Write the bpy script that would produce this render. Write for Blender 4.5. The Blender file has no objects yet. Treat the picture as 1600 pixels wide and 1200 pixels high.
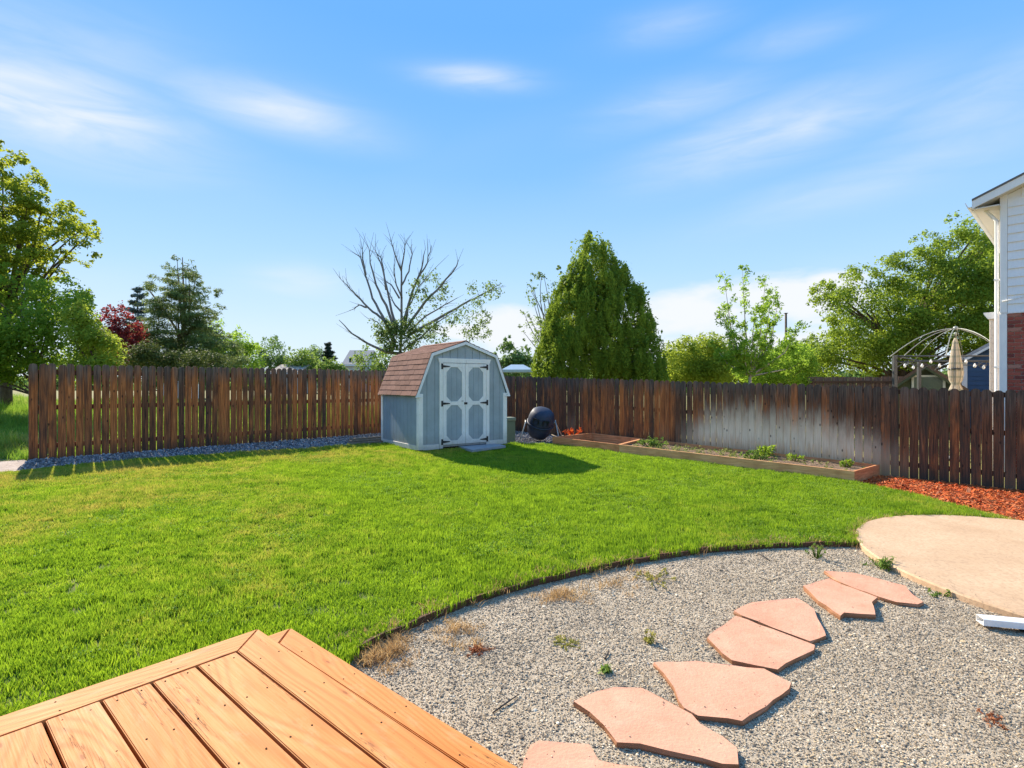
import bpy, bmesh, math, random
import numpy as np
from mathutils import Vector, Matrix
from mathutils.geometry import tessellate_polygon

rnd = random.Random(7)
RS = np.random.RandomState(11)
SC = bpy.context.scene
COL = SC.collection
F = 840.0            # focal length in pixels of the 1600 px wide photograph
EYE = 1.9            # eye height
A0, BX, CY = .094, -.023, .0157   # the yard falls gently towards the right

# ------------------------------------------------------------------ camera, sky, sun, exposure
cam = bpy.data.cameras.new('camera')
cam.sensor_width = 36.0
cam.lens = 36.0 * F / 1600.0
cam.clip_start = .05
cam.clip_end = 3000.0
cam_o = bpy.data.objects.new('camera', cam)
COL.objects.link(cam_o)
cam_o.location = (0, 0, EYE)
cam_o.rotation_euler = (math.pi / 2, 0, 0)
SC.camera = cam_o

EXPOSURE = 1.0
SUN_EL, SUN_AZ = math.radians(34.5), math.radians(-38.5)
SKY_STRENGTH = .12
SUN_ENERGY = 4.9
SC.view_settings.view_transform = 'Standard'
SC.view_settings.look = 'None'
SC.view_settings.gamma = 1.0
SC.view_settings.use_curve_mapping = False
SC.view_settings.exposure = EXPOSURE
SC.cycles.max_bounces = 8
SC.cycles.diffuse_bounces = 4
SC.cycles.transparent_max_bounces = 8
SC.cycles.caustics_reflective = False
SC.cycles.caustics_refractive = False

world = bpy.data.worlds.new('World')
SC.world = world
world.use_nodes = True


class NT:
    """small helper to write node trees"""
    def __init__(s, tree):
        s.t = tree

    def n(s, typ, ins=None, **kw):
        nd = s.t.nodes.new(typ)
        for k, v in kw.items():
            setattr(nd, k, v)
        if ins:
            for k, v in ins.items():
                sock = nd.inputs[k]
                if isinstance(v, bpy.types.NodeSocket):
                    s.t.links.new(v, sock)
                else:
                    if sock.type == 'RGBA' and not isinstance(v, (int, float)) and len(v) == 3:
                        v = (*v, 1)
                    sock.default_value = v
        return nd

    def math(s, op, a, b=0.0, c=None, clamp=False):
        ins = {0: a, 1: b}
        if c is not None:
            ins[2] = c
        return s.n('ShaderNodeMath', ins, operation=op, use_clamp=clamp).outputs[0]

    def mix(s, f, a, b, blend='MIX'):
        nd = s.n('ShaderNodeMix', data_type='RGBA', blend_type=blend, clamp_factor=True)
        for i, v in ((0, f), (6, a), (7, b)):
            if isinstance(v, bpy.types.NodeSocket):
                s.t.links.new(v, nd.inputs[i])
            else:
                if i and len(v) == 3:
                    v = (*v, 1)
                nd.inputs[i].default_value = v
        return nd.outputs[2]

    def ramp(s, f, stops, interp='LINEAR'):
        nd = s.n('ShaderNodeValToRGB', {0: f})
        cr = nd.color_ramp
        cr.interpolation = interp
        while len(cr.elements) < len(stops):
            cr.elements.new(.5)
        for e, (p, c) in zip(cr.elements, stops):
            e.position = p
            if isinstance(c, (int, float)):
                c = (c, c, c)
            e.color = (*c, 1)
        return nd.outputs[0]

    def rng(s, v, a, b, c=0.0, d=1.0, smooth=False):
        return s.n('ShaderNodeMapRange', {0: v, 1: a, 2: b, 3: c, 4: d}, clamp=True,
                   interpolation_type='SMOOTHSTEP' if smooth else 'LINEAR').outputs[0]

    def noise(s, vec, scale, detail=3.0, rough=.5, dist=0.0):
        return s.n('ShaderNodeTexNoise', {'Vector': vec, 'Scale': scale, 'Detail': detail, 'Roughness': rough,
                                          'Distortion': dist}).outputs[0]

    def map(s, vec, scale=(1, 1, 1), loc=(0, 0, 0), rot=(0, 0, 0)):
        return s.n('ShaderNodeMapping', {'Vector': vec, 'Location': loc, 'Rotation': rot, 'Scale': scale}).outputs[0]


def build_sky():
    t = NT(world.node_tree)
    bg = world.node_tree.nodes['Background']
    sky = t.n('ShaderNodeTexSky', sky_type='NISHITA', sun_disc=False)
    sky.sun_elevation = SUN_EL
    sky.sun_rotation = SUN_AZ
    sky.air_density = 1.0
    sky.dust_density = .2
    sky.ozone_density = 3.0
    d = t.n('ShaderNodeTexCoord').outputs['Generated']
    sep = t.n('ShaderNodeSeparateXYZ', {0: d})
    z = sep.outputs[2]
    k = 1.0 / (SKY_STRENGTH * 2 ** EXPOSURE)
    def kc(c):
        return tuple(v * k for v in c)
    el = t.math('MAXIMUM', z, 0.0)
    nd = t.n('ShaderNodeValToRGB', {0: el})
    cr = nd.color_ramp
    stops = [(0.0, (.86, .96, 1.05)), (.09, (.72, .91, 1.09)), (.20, (.49, .78, 1.12)), (.36, (.26, .59, 1.12)), (.55, (.155, .48, 1.09)),
             (1.0, (.17, .47, 1.02))]
    while len(cr.elements) < len(stops):
        cr.elements.new(.5)
    for e, (p, c) in zip(cr.elements, stops):
        e.position = p
        e.color = (*c, 1)
    grad = t.n('ShaderNodeVectorMath', {0: nd.outputs[0], 3: k}, operation='SCALE').outputs[0]
    # the physical sky, compressed the way the photograph is
    lum = t.n('ShaderNodeRGBToBW', {0: sky.outputs[0]}).outputs[0]
    den = t.math('ADD', 1.0, t.math('MULTIPLY', lum, .16))
    comp = t.n('ShaderNodeVectorMath', {0: sky.outputs[0], 3: t.math('DIVIDE', 1.0, den)}, operation='SCALE').outputs[0]
    base = t.mix(.90, comp, grad)
    # clouds
    zz = t.math('MAXIMUM', z, .03)
    px = t.math('DIVIDE', sep.outputs[0], t.math('ADD', zz, .15))
    py = t.math('DIVIDE', sep.outputs[1], t.math('ADD', zz, .15))
    pv = t.n('ShaderNodeCombineXYZ', {0: px, 1: py, 2: 0.0}).outputs[0]
    n1 = t.noise(t.map(pv, (.5, .9, 1), (3.1, .7, 0), (0, 0, .25)), 1.1, 2, .45, .5)
    wisps = t.rng(n1, .55, .95, 0, .16, True)
    acc = wisps
    fine = t.noise(t.map(d, (3.2, 3.2, 17), (.3, .2, 0), (0, .16, 0)), 1.6, 6, .55, .8)
    for (x, y, sx, sy, amp, rot) in [(60, 160, 210, 70, 1.0, .04), (420, 168, 150, 34, .8, .05), (742, 121, 85, 18, .75, .03),
                                    (1210, 205, 190, 45, .7, -.12), (1060, 160, 130, 32, .4, -.1), (1040, 40, 90, 26, .3, 0), (1235, 62, 90, 26, .3, 0),
                                    (1560, 150, 160, 60, .4, -.1), (470, 437, 70, 24, .55, 0), (1380, 270, 230, 40, .35, -.15),
                                    (110, 70, 240, 60, .35, 0)]:
        v = Vector(((x - 800) / F, 1, (600 - y) / F))
        ln = v.length
        v.normalize()
        right = Vector((v.y, -v.x, 0)).normalized()
        up = right.cross(v)
        r2 = right * math.cos(rot) - up * math.sin(rot)
        u2 = up * math.cos(rot) + right * math.sin(rot)
        a = t.n('ShaderNodeVectorMath', {0: d, 1: tuple(r2)}, operation='DOT_PRODUCT').outputs['Value']
        b = t.n('ShaderNodeVectorMath', {0: d, 1: tuple(u2)}, operation='DOT_PRODUCT').outputs['Value']
        c = t.n('ShaderNodeVectorMath', {0: d, 1: tuple(v)}, operation='DOT_PRODUCT').outputs['Value']
        ax = t.math('MULTIPLY', a, F * ln / sx)
        by = t.math('MULTIPLY', b, F * ln / sy)
        rr = t.math('ADD', t.math('MULTIPLY', ax, ax), t.math('MULTIPLY', by, by))
        g = t.math('POWER', 2.718, t.math('MULTIPLY', rr, -1.1))
        g = t.math('MULTIPLY', g, t.rng(c, 0, .1))
        g = t.math('MULTIPLY', g, t.rng(fine, .30, .70, .38, 1.0))
        acc = t.math('MAXIMUM', acc, t.math('MULTIPLY', g, amp))
    # low cumulus band round the horizon
    cn = t.noise(t.map(d, (3, 3, 9), (1.7, .4, .1)), 1.7, 6, .55, .2)
    # banks seen at the right of the juniper and by the shed
    for (x, y, sx, sy) in [(1080, 492, 105, 34), (1235, 466, 110, 36), (1300, 440, 55, 20), (800, 520, 75, 34), (1150, 545, 190, 26), (720, 520, 60, 14)]:
        v = Vector(((x - 800) / F, 1, (600 - y) / F))
        ln = v.length
        v.normalize()
        right = Vector((v.y, -v.x, 0)).normalized()
        up = right.cross(v)
        a = t.n('ShaderNodeVectorMath', {0: d, 1: tuple(right)}, operation='DOT_PRODUCT').outputs['Value']
        b = t.n('ShaderNodeVectorMath', {0: d, 1: tuple(up)}, operation='DOT_PRODUCT').outputs['Value']
        c = t.n('ShaderNodeVectorMath', {0: d, 1: tuple(v)}, operation='DOT_PRODUCT').outputs['Value']
        ax = t.math('MULTIPLY', a, F * ln / sx)
        by = t.math('MULTIPLY', b, F * ln / sy)
        rr = t.math('ADD', t.math('MULTIPLY', ax, ax), t.math('MULTIPLY', by, by))
        g = t.math('SUBTRACT', 1.35, t.math('ADD', t.math('SQRT', rr), t.math('MULTIPLY', t.math('SUBTRACT', cn, .5), 2.2)))
        g = t.rng(g, .05, .75, 0, 1, True)
        g = t.math('MULTIPLY', g, t.rng(c, 0, .1))
        acc = t.math('MAXIMUM', acc, g)
    col = t.mix(acc, base, kc((.93, .97, 1.02)))
    world.node_tree.links.new(col, bg.inputs[0])
    bg.inputs[1].default_value = SKY_STRENGTH


build_sky()
sun = bpy.data.lights.new('sun', 'SUN')
sun.energy = SUN_ENERGY
sun.angle = math.radians(.5)
sun.color = (1.0, .90, .74)
sun_o = bpy.data.objects.new('sun', sun)
COL.objects.link(sun_o)
SUN_DIR = Vector((math.sin(SUN_AZ) * math.cos(SUN_EL), math.cos(SUN_AZ) * math.cos(SUN_EL), math.sin(SUN_EL)))
sun_o.rotation_euler = SUN_DIR.to_track_quat('Z', 'Y').to_euler()
sun_o.location = (-10, 12, 20)


# ------------------------------------------------------------------ places
def gz(x, y):
    return A0 + BX * min(max(x, -16), 14) + CY * min(max(y, -4), 22)


def gz_np(x, y):
    return A0 + BX * np.clip(x, -16, 14) + CY * np.clip(y, -4, 22)


def atg(px, py, dz=0.0):
    """the point of the yard (raised by dz) seen at a pixel of the photograph"""
    dx, dy = (px - 800) / F, (600 - py) / F
    t = (EYE - A0 - dz) / (BX * dx + CY - dy)
    return Vector((t * dx, t, EYE + t * dy))


def at(px, py, y):
    return Vector(((px - 800) / F * y, y, EYE + (600 - py) / F * y))


def atz(px, py, z):
    t = (z - EYE) / ((600 - py) / F)
    return Vector(((px - 800) / F * t, t, z))


# ------------------------------------------------------------------ objects
def link(o, parent=None):
    COL.objects.link(o)
    if parent is not None:
        o.parent = parent
    return o


def tag(o, label=None, cat=None, group=None, kind=None):
    if label: o['label'] = label
    if cat: o['category'] = cat
    if group: o['group'] = group
    if kind: o['kind'] = kind
    return o


def thing(name, label, cat, loc=(0, 0, 0), rz=0.0, group=None):
    o = bpy.data.objects.new(name, None)
    o.empty_display_size = .2
    link(o)
    o.location = loc
    o.rotation_euler = (0, 0, rz)
    return tag(o, label, cat, group)


def mobj(name, me, parent=None, loc=None, rot=None, mat=None):
    o = bpy.data.objects.new(name, me)
    if mat is not None and not me.materials:
        me.materials.append(mat)
    link(o, parent)
    if loc is not None: o.location = loc
    if rot is not None: o.rotation_euler = rot
    return o


def bm_mesh(bm, name, mat=None, smooth=False):
    me = bpy.data.meshes.new(name)
    bmesh.ops.recalc_face_normals(bm, faces=bm.faces)
    bm.to_mesh(me)
    bm.free()
    if smooth:
        for p in me.polygons: p.use_smooth = True
    if mat is not None: me.materials.append(mat)
    return me


def np_mesh(name, verts, faces, mat=None, attrs=None, smooth=False):
    """verts (N,3), faces (M,k) with a fixed k"""
    verts = np.asarray(verts, np.float32)
    faces = np.asarray(faces, np.int32)
    me = bpy.data.meshes.new(name)
    me.vertices.add(len(verts))
    me.vertices.foreach_set('co', verts.ravel())
    m, k = faces.shape
    me.loops.add(m * k)
    me.loops.foreach_set('vertex_index', faces.ravel())
    me.polygons.add(m)
    me.polygons.foreach_set('loop_start', np.arange(0, m * k, k, dtype=np.int32))
    if smooth:
        me.polygons.foreach_set('use_smooth', np.ones(m, bool))
    me.update(calc_edges=True)
    if attrs:
        for nm, arr in attrs.items():
            at_ = me.attributes.new(nm, 'FLOAT', 'POINT')
            at_.data.foreach_set('value', np.asarray(arr, np.float32))
    if mat is not None: me.materials.append(mat)
    return me


def add_box(bm, lo, hi, M=None):
    vs = []
    for z in (lo[2], hi[2]):
        for x, y in ((lo[0], lo[1]), (hi[0], lo[1]), (hi[0], hi[1]), (lo[0], hi[1])):
            v = Vector((x, y, z))
            vs.append(bm.verts.new(M @ v if M is not None else v))
    for f in ((0, 3, 2, 1), (4, 5, 6, 7), (0, 1, 5, 4), (1, 2, 6, 5), (2, 3, 7, 6), (3, 0, 4, 7)):
        bm.faces.new([vs[i] for i in f])
    return vs


def box_mesh(name, lo, hi, mat=None, bev=0.0):
    bm = bmesh.new()
    add_box(bm, lo, hi)
    if bev:
        bmesh.ops.bevel(bm, geom=list(bm.edges), offset=bev, segments=1, affect='EDGES')
    return bm_mesh(bm, name, mat)


def add_prism(bm, poly, axis, lo, hi):
    """extrude a 2-D polygon; axis 'z': (x,y), 'y': (x,z), 'x': (y,z)"""
    def p3(p, h):
        if axis == 'z': return Vector((p[0], p[1], h))
        if axis == 'y': return Vector((p[0], h, p[1]))
        return Vector((h, p[0], p[1]))
    a = [bm.verts.new(p3(p, lo)) for p in poly]
    b = [bm.verts.new(p3(p, hi)) for p in poly]
    fa = bm.faces.new(a[::-1])
    fb = bm.faces.new(b)
    n = len(poly)
    for i in range(n):
        bm.faces.new((a[i], a[(i + 1) % n], b[(i + 1) % n], b[i]))
    return fa, fb


def prism_mesh(name, poly, axis, lo, hi, mat=None, bev=0.0):
    bm = bmesh.new()
    fa, fb = add_prism(bm, poly, axis, lo, hi)
    bmesh.ops.recalc_face_normals(bm, faces=bm.faces)
    if bev:
        bmesh.ops.bevel(bm, geom=list(set(fa.edges) | set(fb.edges)), offset=bev, segments=2, affect='EDGES')
    return bm_mesh(bm, name, mat)


class Tubes:
    def __init__(s):
        s.v, s.f = [], []

    def add(s, pts, radii, sides=6):
        pts = [Vector(p) for p in pts]
        n = len(pts)
        if isinstance(radii, (int, float)): radii = [radii] * n
        base = len(s.v)
        prev = None
        for i, p in enumerate(pts):
            d = (pts[min(i + 1, n - 1)] - pts[max(i - 1, 0)])
            if d.length < 1e-9: d = Vector((0, 0, 1))
            d.normalize()
            if prev is None:
                u = d.orthogonal().normalized()
            else:
                u = prev - d * prev.dot(d)
                u = u.normalized() if u.length > 1e-6 else d.orthogonal().normalized()
            prev = u
            w = d.cross(u)
            for k in range(sides):
                an = 2 * math.pi * k / sides
                s.v.append(p + (u * math.cos(an) + w * math.sin(an)) * radii[i])
        for i in range(n - 1):
            for k in range(sides):
                a = base + i * sides + k
                b = base + i * sides + (k + 1) % sides
                s.f.append((a, b, b + sides, a + sides))
        c0 = len(s.v); s.v.append(pts[0])
        c1 = len(s.v); s.v.append(pts[-1])
        e = base + (n - 1) * sides
        for k in range(sides):
            s.f.append((c0, base + (k + 1) % sides, base + k, base + k))
            s.f.append((c1, e + k, e + (k + 1) % sides, e + (k + 1) % sides))
        return s

    def mesh(s, name, mat=None, smooth=True):
        me = bpy.data.meshes.new(name)
        fs = [f if f[2] != f[3] else f[:3] for f in s.f]
        me.from_pydata(s.v, [], fs)
        if smooth:
            me.polygons.foreach_set('use_smooth', np.ones(len(me.polygons), bool))
        if mat is not None: me.materials.append(mat)
        return me


def tube(name, pts, radii, mat, parent=None, sides=8):
    return mobj(name, Tubes().add(pts, radii, sides).mesh(name, mat), parent)


def lathe_mesh(name, prof, mat, seg=24, M=None, smooth=True, wob=None):
    bm = bmesh.new()
    rings = []
    for r, z in prof:
        ring = []
        for k in range(seg):
            a = 2 * math.pi * k / seg
            rr = r * (wob(a, z) if wob else 1)
            v = Vector((rr * math.cos(a), rr * math.sin(a), z))
            ring.append(bm.verts.new(M @ v if M is not None else v))
        rings.append(ring)
    for a, b in zip(rings, rings[1:]):
        for k in range(seg):
            bm.faces.new((a[k], a[(k + 1) % seg], b[(k + 1) % seg], b[k]))
    bm.faces.new(rings[0][::-1])
    bm.faces.new(rings[-1])
    return bm_mesh(bm, name, mat, smooth)


def instancer(name, pts, rot, scl, idx, sources, mat=None):
    """one object whose mesh holds points; a modifier sets a source mesh on every point"""
    n = len(pts)
    me = bpy.data.meshes.new(name)
    me.vertices.add(n)
    me.vertices.foreach_set('co', np.asarray(pts, np.float32).ravel())
    a = me.attributes.new('turn', 'FLOAT_VECTOR', 'POINT'); a.data.foreach_set('vector', np.asarray(rot, np.float32).ravel())
    a = me.attributes.new('size', 'FLOAT_VECTOR', 'POINT'); a.data.foreach_set('vector', np.asarray(scl, np.float32).ravel())
    a = me.attributes.new('pick', 'INT', 'POINT'); a.data.foreach_set('value', np.asarray(idx, np.int32))
    o = bpy.data.objects.new(name, me)
    link(o)
    ng = bpy.data.node_groups.new(name, 'GeometryNodeTree')
    ng.interface.new_socket('Geometry', in_out='INPUT', socket_type='NodeSocketGeometry')
    ng.interface.new_socket('Geometry', in_out='OUTPUT', socket_type='NodeSocketGeometry')
    N, L = ng.nodes, ng.links
    gi, go = N.new('NodeGroupInput'), N.new('NodeGroupOutput')
    ip = N.new('GeometryNodeInstanceOnPoints')
    join = N.new('GeometryNodeJoinGeometry')
    for m in reversed(sources):
        so = bpy.data.objects.new(m.name, m)
        oi = N.new('GeometryNodeObjectInfo')
        oi.inputs['Object'].default_value = so
        oi.inputs['As Instance'].default_value = True
        L.new(oi.outputs['Geometry'], join.inputs[0])
    def attr(nm, ty):
        q = N.new('GeometryNodeInputNamedAttribute')
        q.data_type = ty
        q.inputs['Name'].default_value = nm
        return [s for s in q.outputs if s.enabled][0]
    L.new(gi.outputs[0], ip.inputs['Points'])
    L.new(join.outputs[0], ip.inputs['Instance'])
    ip.inputs['Pick Instance'].default_value = True
    L.new(attr('pick', 'INT'), ip.inputs['Instance Index'])
    e2r = N.new('FunctionNodeEulerToRotation')
    L.new(attr('turn', 'FLOAT_VECTOR'), e2r.inputs[0])
    L.new(e2r.outputs[0], ip.inputs['Rotation'])
    L.new(attr('size', 'FLOAT_VECTOR'), ip.inputs['Scale'])
    L.new(ip.outputs[0], go.inputs[0])
    md = o.modifiers.new('scatter', 'NODES')
    md.node_group = ng
    return o


# ------------------------------------------------------------------ materials
MATS = {}


def newmat(name):
    m = bpy.data.materials.new(name)
    m.use_nodes = True
    nt = m.node_tree
    b = nt.nodes['Principled BSDF']
    MATS[name] = m
    return m, NT(nt), b


def setb(t, b, col=None, rough=None, spec=None, metal=None, bump=None, bstr=.3, bdist=.01):
    for nm, v in (('Base Color', col), ('Roughness', rough), ('Specular IOR Level', spec), ('Metallic', metal)):
        if v is None: continue
        if isinstance(v, bpy.types.NodeSocket): t.t.links.new(v, b.inputs[nm])
        else: b.inputs[nm].default_value = (*v, 1) if nm == 'Base Color' and len(v) == 3 else v
    if bump is not None:
        bn = t.n('ShaderNodeBump', {'Strength': bstr, 'Distance': bdist, 'Height': bump})
        t.t.links.new(bn.outputs[0], b.inputs['Normal'])


def plain(name, col, rough=.6, var=.15, scale=6.0, spec=.4, metal=0.0, grit=0.0, dirt=None, splash=False):
    """a painted or solid surface with a little unevenness"""
    m, t, b = newmat(name)
    co = t.n('ShaderNodeTexCoord').outputs['Object']
    geo = t.n('ShaderNodeNewGeometry').outputs['Position']
    n = t.noise(geo, scale, 5, .6)
    c = t.mix(t.rng(n, .3, .7), tuple(v * (1 - var) for v in col), tuple(min(1, v * (1 + var)) for v in col))
    if dirt:
        n2 = t.noise(t.map(geo, (3, 3, .9)), 9, 6, .7)
        c = t.mix(t.rng(n2, .58, .75, 0, .8), c, dirt)
    grain = t.noise(t.map(geo, (45, 45, 4)), 1.0, 4, .6)
    c = t.mix(t.rng(grain, .35, .7, 0, .22 if var > .01 else 0), c, tuple(v * .72 for v in col))
    if splash:
        pz = t.n('ShaderNodeSeparateXYZ', {0: geo}).outputs[2]
        pz = t.math('ADD', pz, t.math('MULTIPLY', t.math('SUBTRACT', t.noise(geo, 11, 5, .7), .5), .35))
        c = t.mix(t.rng(pz, .78, .42, 0, .6), c, (.30, .25, .20))
    setb(t, b, c, rough, spec, metal, t.math('ADD', t.noise(geo, 90 if grit else 30, 3), grain), .25 + grit, .004)
    return m


def leafmat(name, dark, light, transl=.35, rough=.5, tcol=None):
    m, t, b = newmat(name)
    a = t.n('ShaderNodeAttribute', attribute_name='tint').outputs['Fac']
    c = t.mix(a, dark, light)
    setb(t, b, c, rough + .15, .12)
    tc = t.mix(.6, c, tcol) if tcol else c
    tc = t.n('ShaderNodeVectorMath', {0: tc, 3: 1.25}, operation='SCALE').outputs[0]
    tr = t.n('ShaderNodeBsdfTranslucent', {'Color': tc})
    mx = t.n('ShaderNodeMixShader', {0: transl, 1: b.outputs[0], 2: tr.outputs[0]})
    t.t.links.new(mx.outputs[0], t.t.nodes['Material Output'].inputs[0])
    return m


def bark(name, col):
    m, t, b = newmat(name)
    geo = t.n('ShaderNodeNewGeometry').outputs['Position']
    n = t.noise(t.map(geo, (6, 6, 1.5)), 4, 5, .6)
    setb(t, b, t.mix(t.rng(n, .3, .7), tuple(v * .6 for v in col), tuple(v * 1.3 for v in col)), .9, .2, None, n, .6, .03)
    return m


BARK_BROWN = bark('brown_bark', (.12, .085, .06))
BARK_GREY = bark('grey_bark', (.24, .21, .18))
BARK_DEAD = bark('dead_bark', (.22, .20, .18))
BARK_PINE = bark('pine_bark', (.16, .09, .055))


def fence_wood():
    m, t, b = newmat('weathered_cedar')
    co = t.n('ShaderNodeTexCoord').outputs['Object']
    r = t.n('ShaderNodeObjectInfo').outputs['Random']
    geo = t.n('ShaderNodeNewGeometry').outputs['Position']
    off = t.n('ShaderNodeCombineXYZ', {0: t.math('MULTIPLY', r, 37.0), 1: 0.0, 2: t.math('MULTIPLY', r, 91.0)}).outputs[0]
    v = t.n('ShaderNodeVectorMath', {0: co, 1: off}, operation='ADD').outputs[0]
    z = t.n('ShaderNodeSeparateXYZ', {0: co}).outputs[2]
    bleach = t.n('ShaderNodeAttribute', attribute_type='OBJECT', attribute_name='bleach').outputs['Fac']
    warm = t.n('ShaderNodeAttribute', attribute_type='OBJECT', attribute_name='warm').outputs['Fac']
    streak = t.noise(t.map(v, (60, 60, 2.2)), 1.0, 5, .6, .6)
    blot = t.noise(t.map(v, (7, 7, 1.7)), 1.0, 4, .6, .3)
    brown = t.mix(t.rng(streak, .32, .68), (.05, .020, .010), (.34, .125, .050))
    orange = t.mix(t.rng(streak, .32, .68), (.24, .060, .016), (.84, .27, .072))
    grey = t.mix(t.rng(streak, .32, .68), (.05, .041, .034), (.24, .19, .15))
    pale = t.mix(t.rng(streak, .3, .7), (.66, .48, .32), (.97, .80, .59))
    k = t.math('ADD', t.math('MULTIPLY', t.math('SUBTRACT', blot, .5), 1.9), warm)
    c = t.mix(t.rng(k, .25, .85), brown, orange)
    long = t.noise(t.map(v, (38, 38, .55)), 1.0, 5, .65, .4)
    c = t.mix(t.rng(long, .50, .66, 0, .72), c, t.mix(streak, (.022, .013, .009), (.09, .050, .032)))
    c = t.mix(t.rng(long, .44, .30, 0, .35), c, t.mix(streak, (.20, .10, .055), (.62, .33, .17)))
    # silver-grey weathering, strongest at the tops
    wz = t.math('ADD', t.rng(z, 1.25, 1.80, -.12, .85), t.math('MULTIPLY', t.math('SUBTRACT', t.noise(t.map(v, (14, 14, 1.2)), 1.0, 4, .6), .5), 1.5))
    wz = t.math('SUBTRACT', wz, t.math('MULTIPLY', warm, .25))
    c = t.mix(t.rng(wz, .0, .75, 0, .9), c, grey)
    # splash zone near the soil is darker
    sz = t.math('ADD', z, t.math('MULTIPLY', t.math('SUBTRACT', blot, .5), .35))
    c = t.mix(t.rng(sz, .30, .04, 0, .6), c, (.05, .034, .026))
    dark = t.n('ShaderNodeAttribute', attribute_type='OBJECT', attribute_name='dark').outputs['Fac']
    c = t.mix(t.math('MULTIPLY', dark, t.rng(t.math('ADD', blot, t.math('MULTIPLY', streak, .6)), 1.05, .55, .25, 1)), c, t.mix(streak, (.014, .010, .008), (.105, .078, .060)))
    # bleached area
    edge = t.math('ADD', t.math('MULTIPLY', t.math('SUBTRACT', streak, .5), .9), t.math('MULTIPLY', t.math('SUBTRACT', blot, .5), .7))
    lim = t.math('MULTIPLY_ADD', bleach, .80, .34)
    bz = t.rng(t.math('SUBTRACT', t.math('ADD', z, edge), lim), .40, -.50, 0, 1, True)
    bb = t.math('MULTIPLY', t.rng(bleach, .05, .55), bz)
    low = t.rng(t.math('ADD', z, t.math('MULTIPLY', edge, .6)), .55, .2)
    pale = t.mix(t.math('MULTIPLY', low, .8), pale, (.66, .37, .18))
    c = t.mix(bb, c, pale)
    # knots
    vo = t.n('ShaderNodeTexVoronoi', {'Vector': t.map(v, (9, 9, 4.2)), 'Scale': 1.0, 'Randomness': 1.0}, feature='F1')
    kn = t.rng(vo.outputs['Distance'], .16, .07, 0, 1)
    pick = t.rng(t.n('ShaderNodeSeparateColor', {0: vo.outputs['Color']}).outputs[0], .45, .5)
    c = t.mix(t.math('MULTIPLY', t.math('MULTIPLY', kn, pick), .85), c, (.022, .013, .010))
    setb(t, b, c, .85, .25, None, streak, .5, .006)
    return m


def deck_wood():
    m, t, b = newmat('oiled_deck_wood')
    co = t.n('ShaderNodeTexCoord').outputs['Object']
    r = t.n('ShaderNodeObjectInfo').outputs['Random']
    off = t.n('ShaderNodeCombineXYZ', {0: t.math('MULTIPLY', r, 53.0), 1: t.math('MULTIPLY', r, 17.0), 2: 0.0}).outputs[0]
    v = t.n('ShaderNodeVectorMath', {0: co, 1: off}, operation='ADD').outputs[0]
    # growth rings cut lengthways
    warp = t.noise(t.map(v, (.55, 2.2, 2.2)), 1.0, 2, .35)
    yy = t.n('ShaderNodeSeparateXYZ', {0: v}).outputs[1]
    ph = t.math('ADD', t.math('MULTIPLY', yy, 150.0), t.math('MULTIPLY', warp, 120.0))
    ring = t.math('ADD', t.math('MULTIPLY', t.math('SINE', ph), .5), .5)
    fine = t.noise(t.map(v, (4, 160, 160)), 1.0, 4, .6)
    tone = t.noise(t.map(v, (.8, 5, 5)), 1.0, 3, .5)
    c = t.mix(t.rng(tone, .3, .7), (.57, .21, .055), (.68, .315, .105))
    c = t.mix(t.math('MULTIPLY', t.math('POWER', ring, 2.2), .55), c, (.40, .125, .030))
    c = t.mix(t.rng(fine, .45, .75, 0, .35), c, (.33, .105, .026))
    c = t.mix(t.math('MULTIPLY', r, .5), c, (.53, .175, .036))
    # knots
    vo = t.n('ShaderNodeTexVoronoi', {'Vector': t.map(v, (2.3, 8.5, 1)), 'Scale': 1.0, 'Randomness': 1.0}, feature='F1', voronoi_dimensions='2D')
    pick = t.rng(t.n('ShaderNodeSeparateColor', {0: vo.outputs['Color']}).outputs[0], .74, .76)
    dk = t.math('ADD', vo.outputs['Distance'], t.math('MULTIPLY', t.math('SUBTRACT', fine, .5), .05))
    kn = t.math('MULTIPLY', t.math('ADD', t.math('MULTIPLY', t.rng(dk, .16, .05), .45), t.math('MULTIPLY', t.rng(dk, .055, .035), .55)), pick)
    c = t.mix(t.math('MULTIPLY', kn, .75), c, (.26, .065, .014))
    # scuffs and grey wear
    wear = t.noise(t.map(v, (2.2, 5, 5)), 1.6, 6, .68, .5)
    c = t.mix(t.rng(wear, .54, .72, 0, .38), c, (.62, .37, .20))
    spot = t.noise(v, 55, 2, .5)
    c = t.mix(t.rng(spot, .70, .76, 0, .5), c, (.20, .07, .02))
    # drying checks
    ck = t.noise(t.map(v, (1.1, 26, 26)), 1.0, 4, .55, .3)
    cr = t.math('MULTIPLY', t.rng(t.math('ABSOLUTE', t.math('SUBTRACT', ck, .5)), .008, .003), t.rng(t.noise(t.map(v, (.8, 3, 3)), 1.0, 1), .53, .57))
    c = t.mix(t.math('MULTIPLY', cr, .85), c, (.10, .035, .012))
    setb(t, b, c, t.rng(fine, .3, .7, .62, .75), .16, None, t.math('ADD', t.math('MULTIPLY', fine, .5), t.math('MULTIPLY', cr, -1.5)), .35, .003)
    return m


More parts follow.
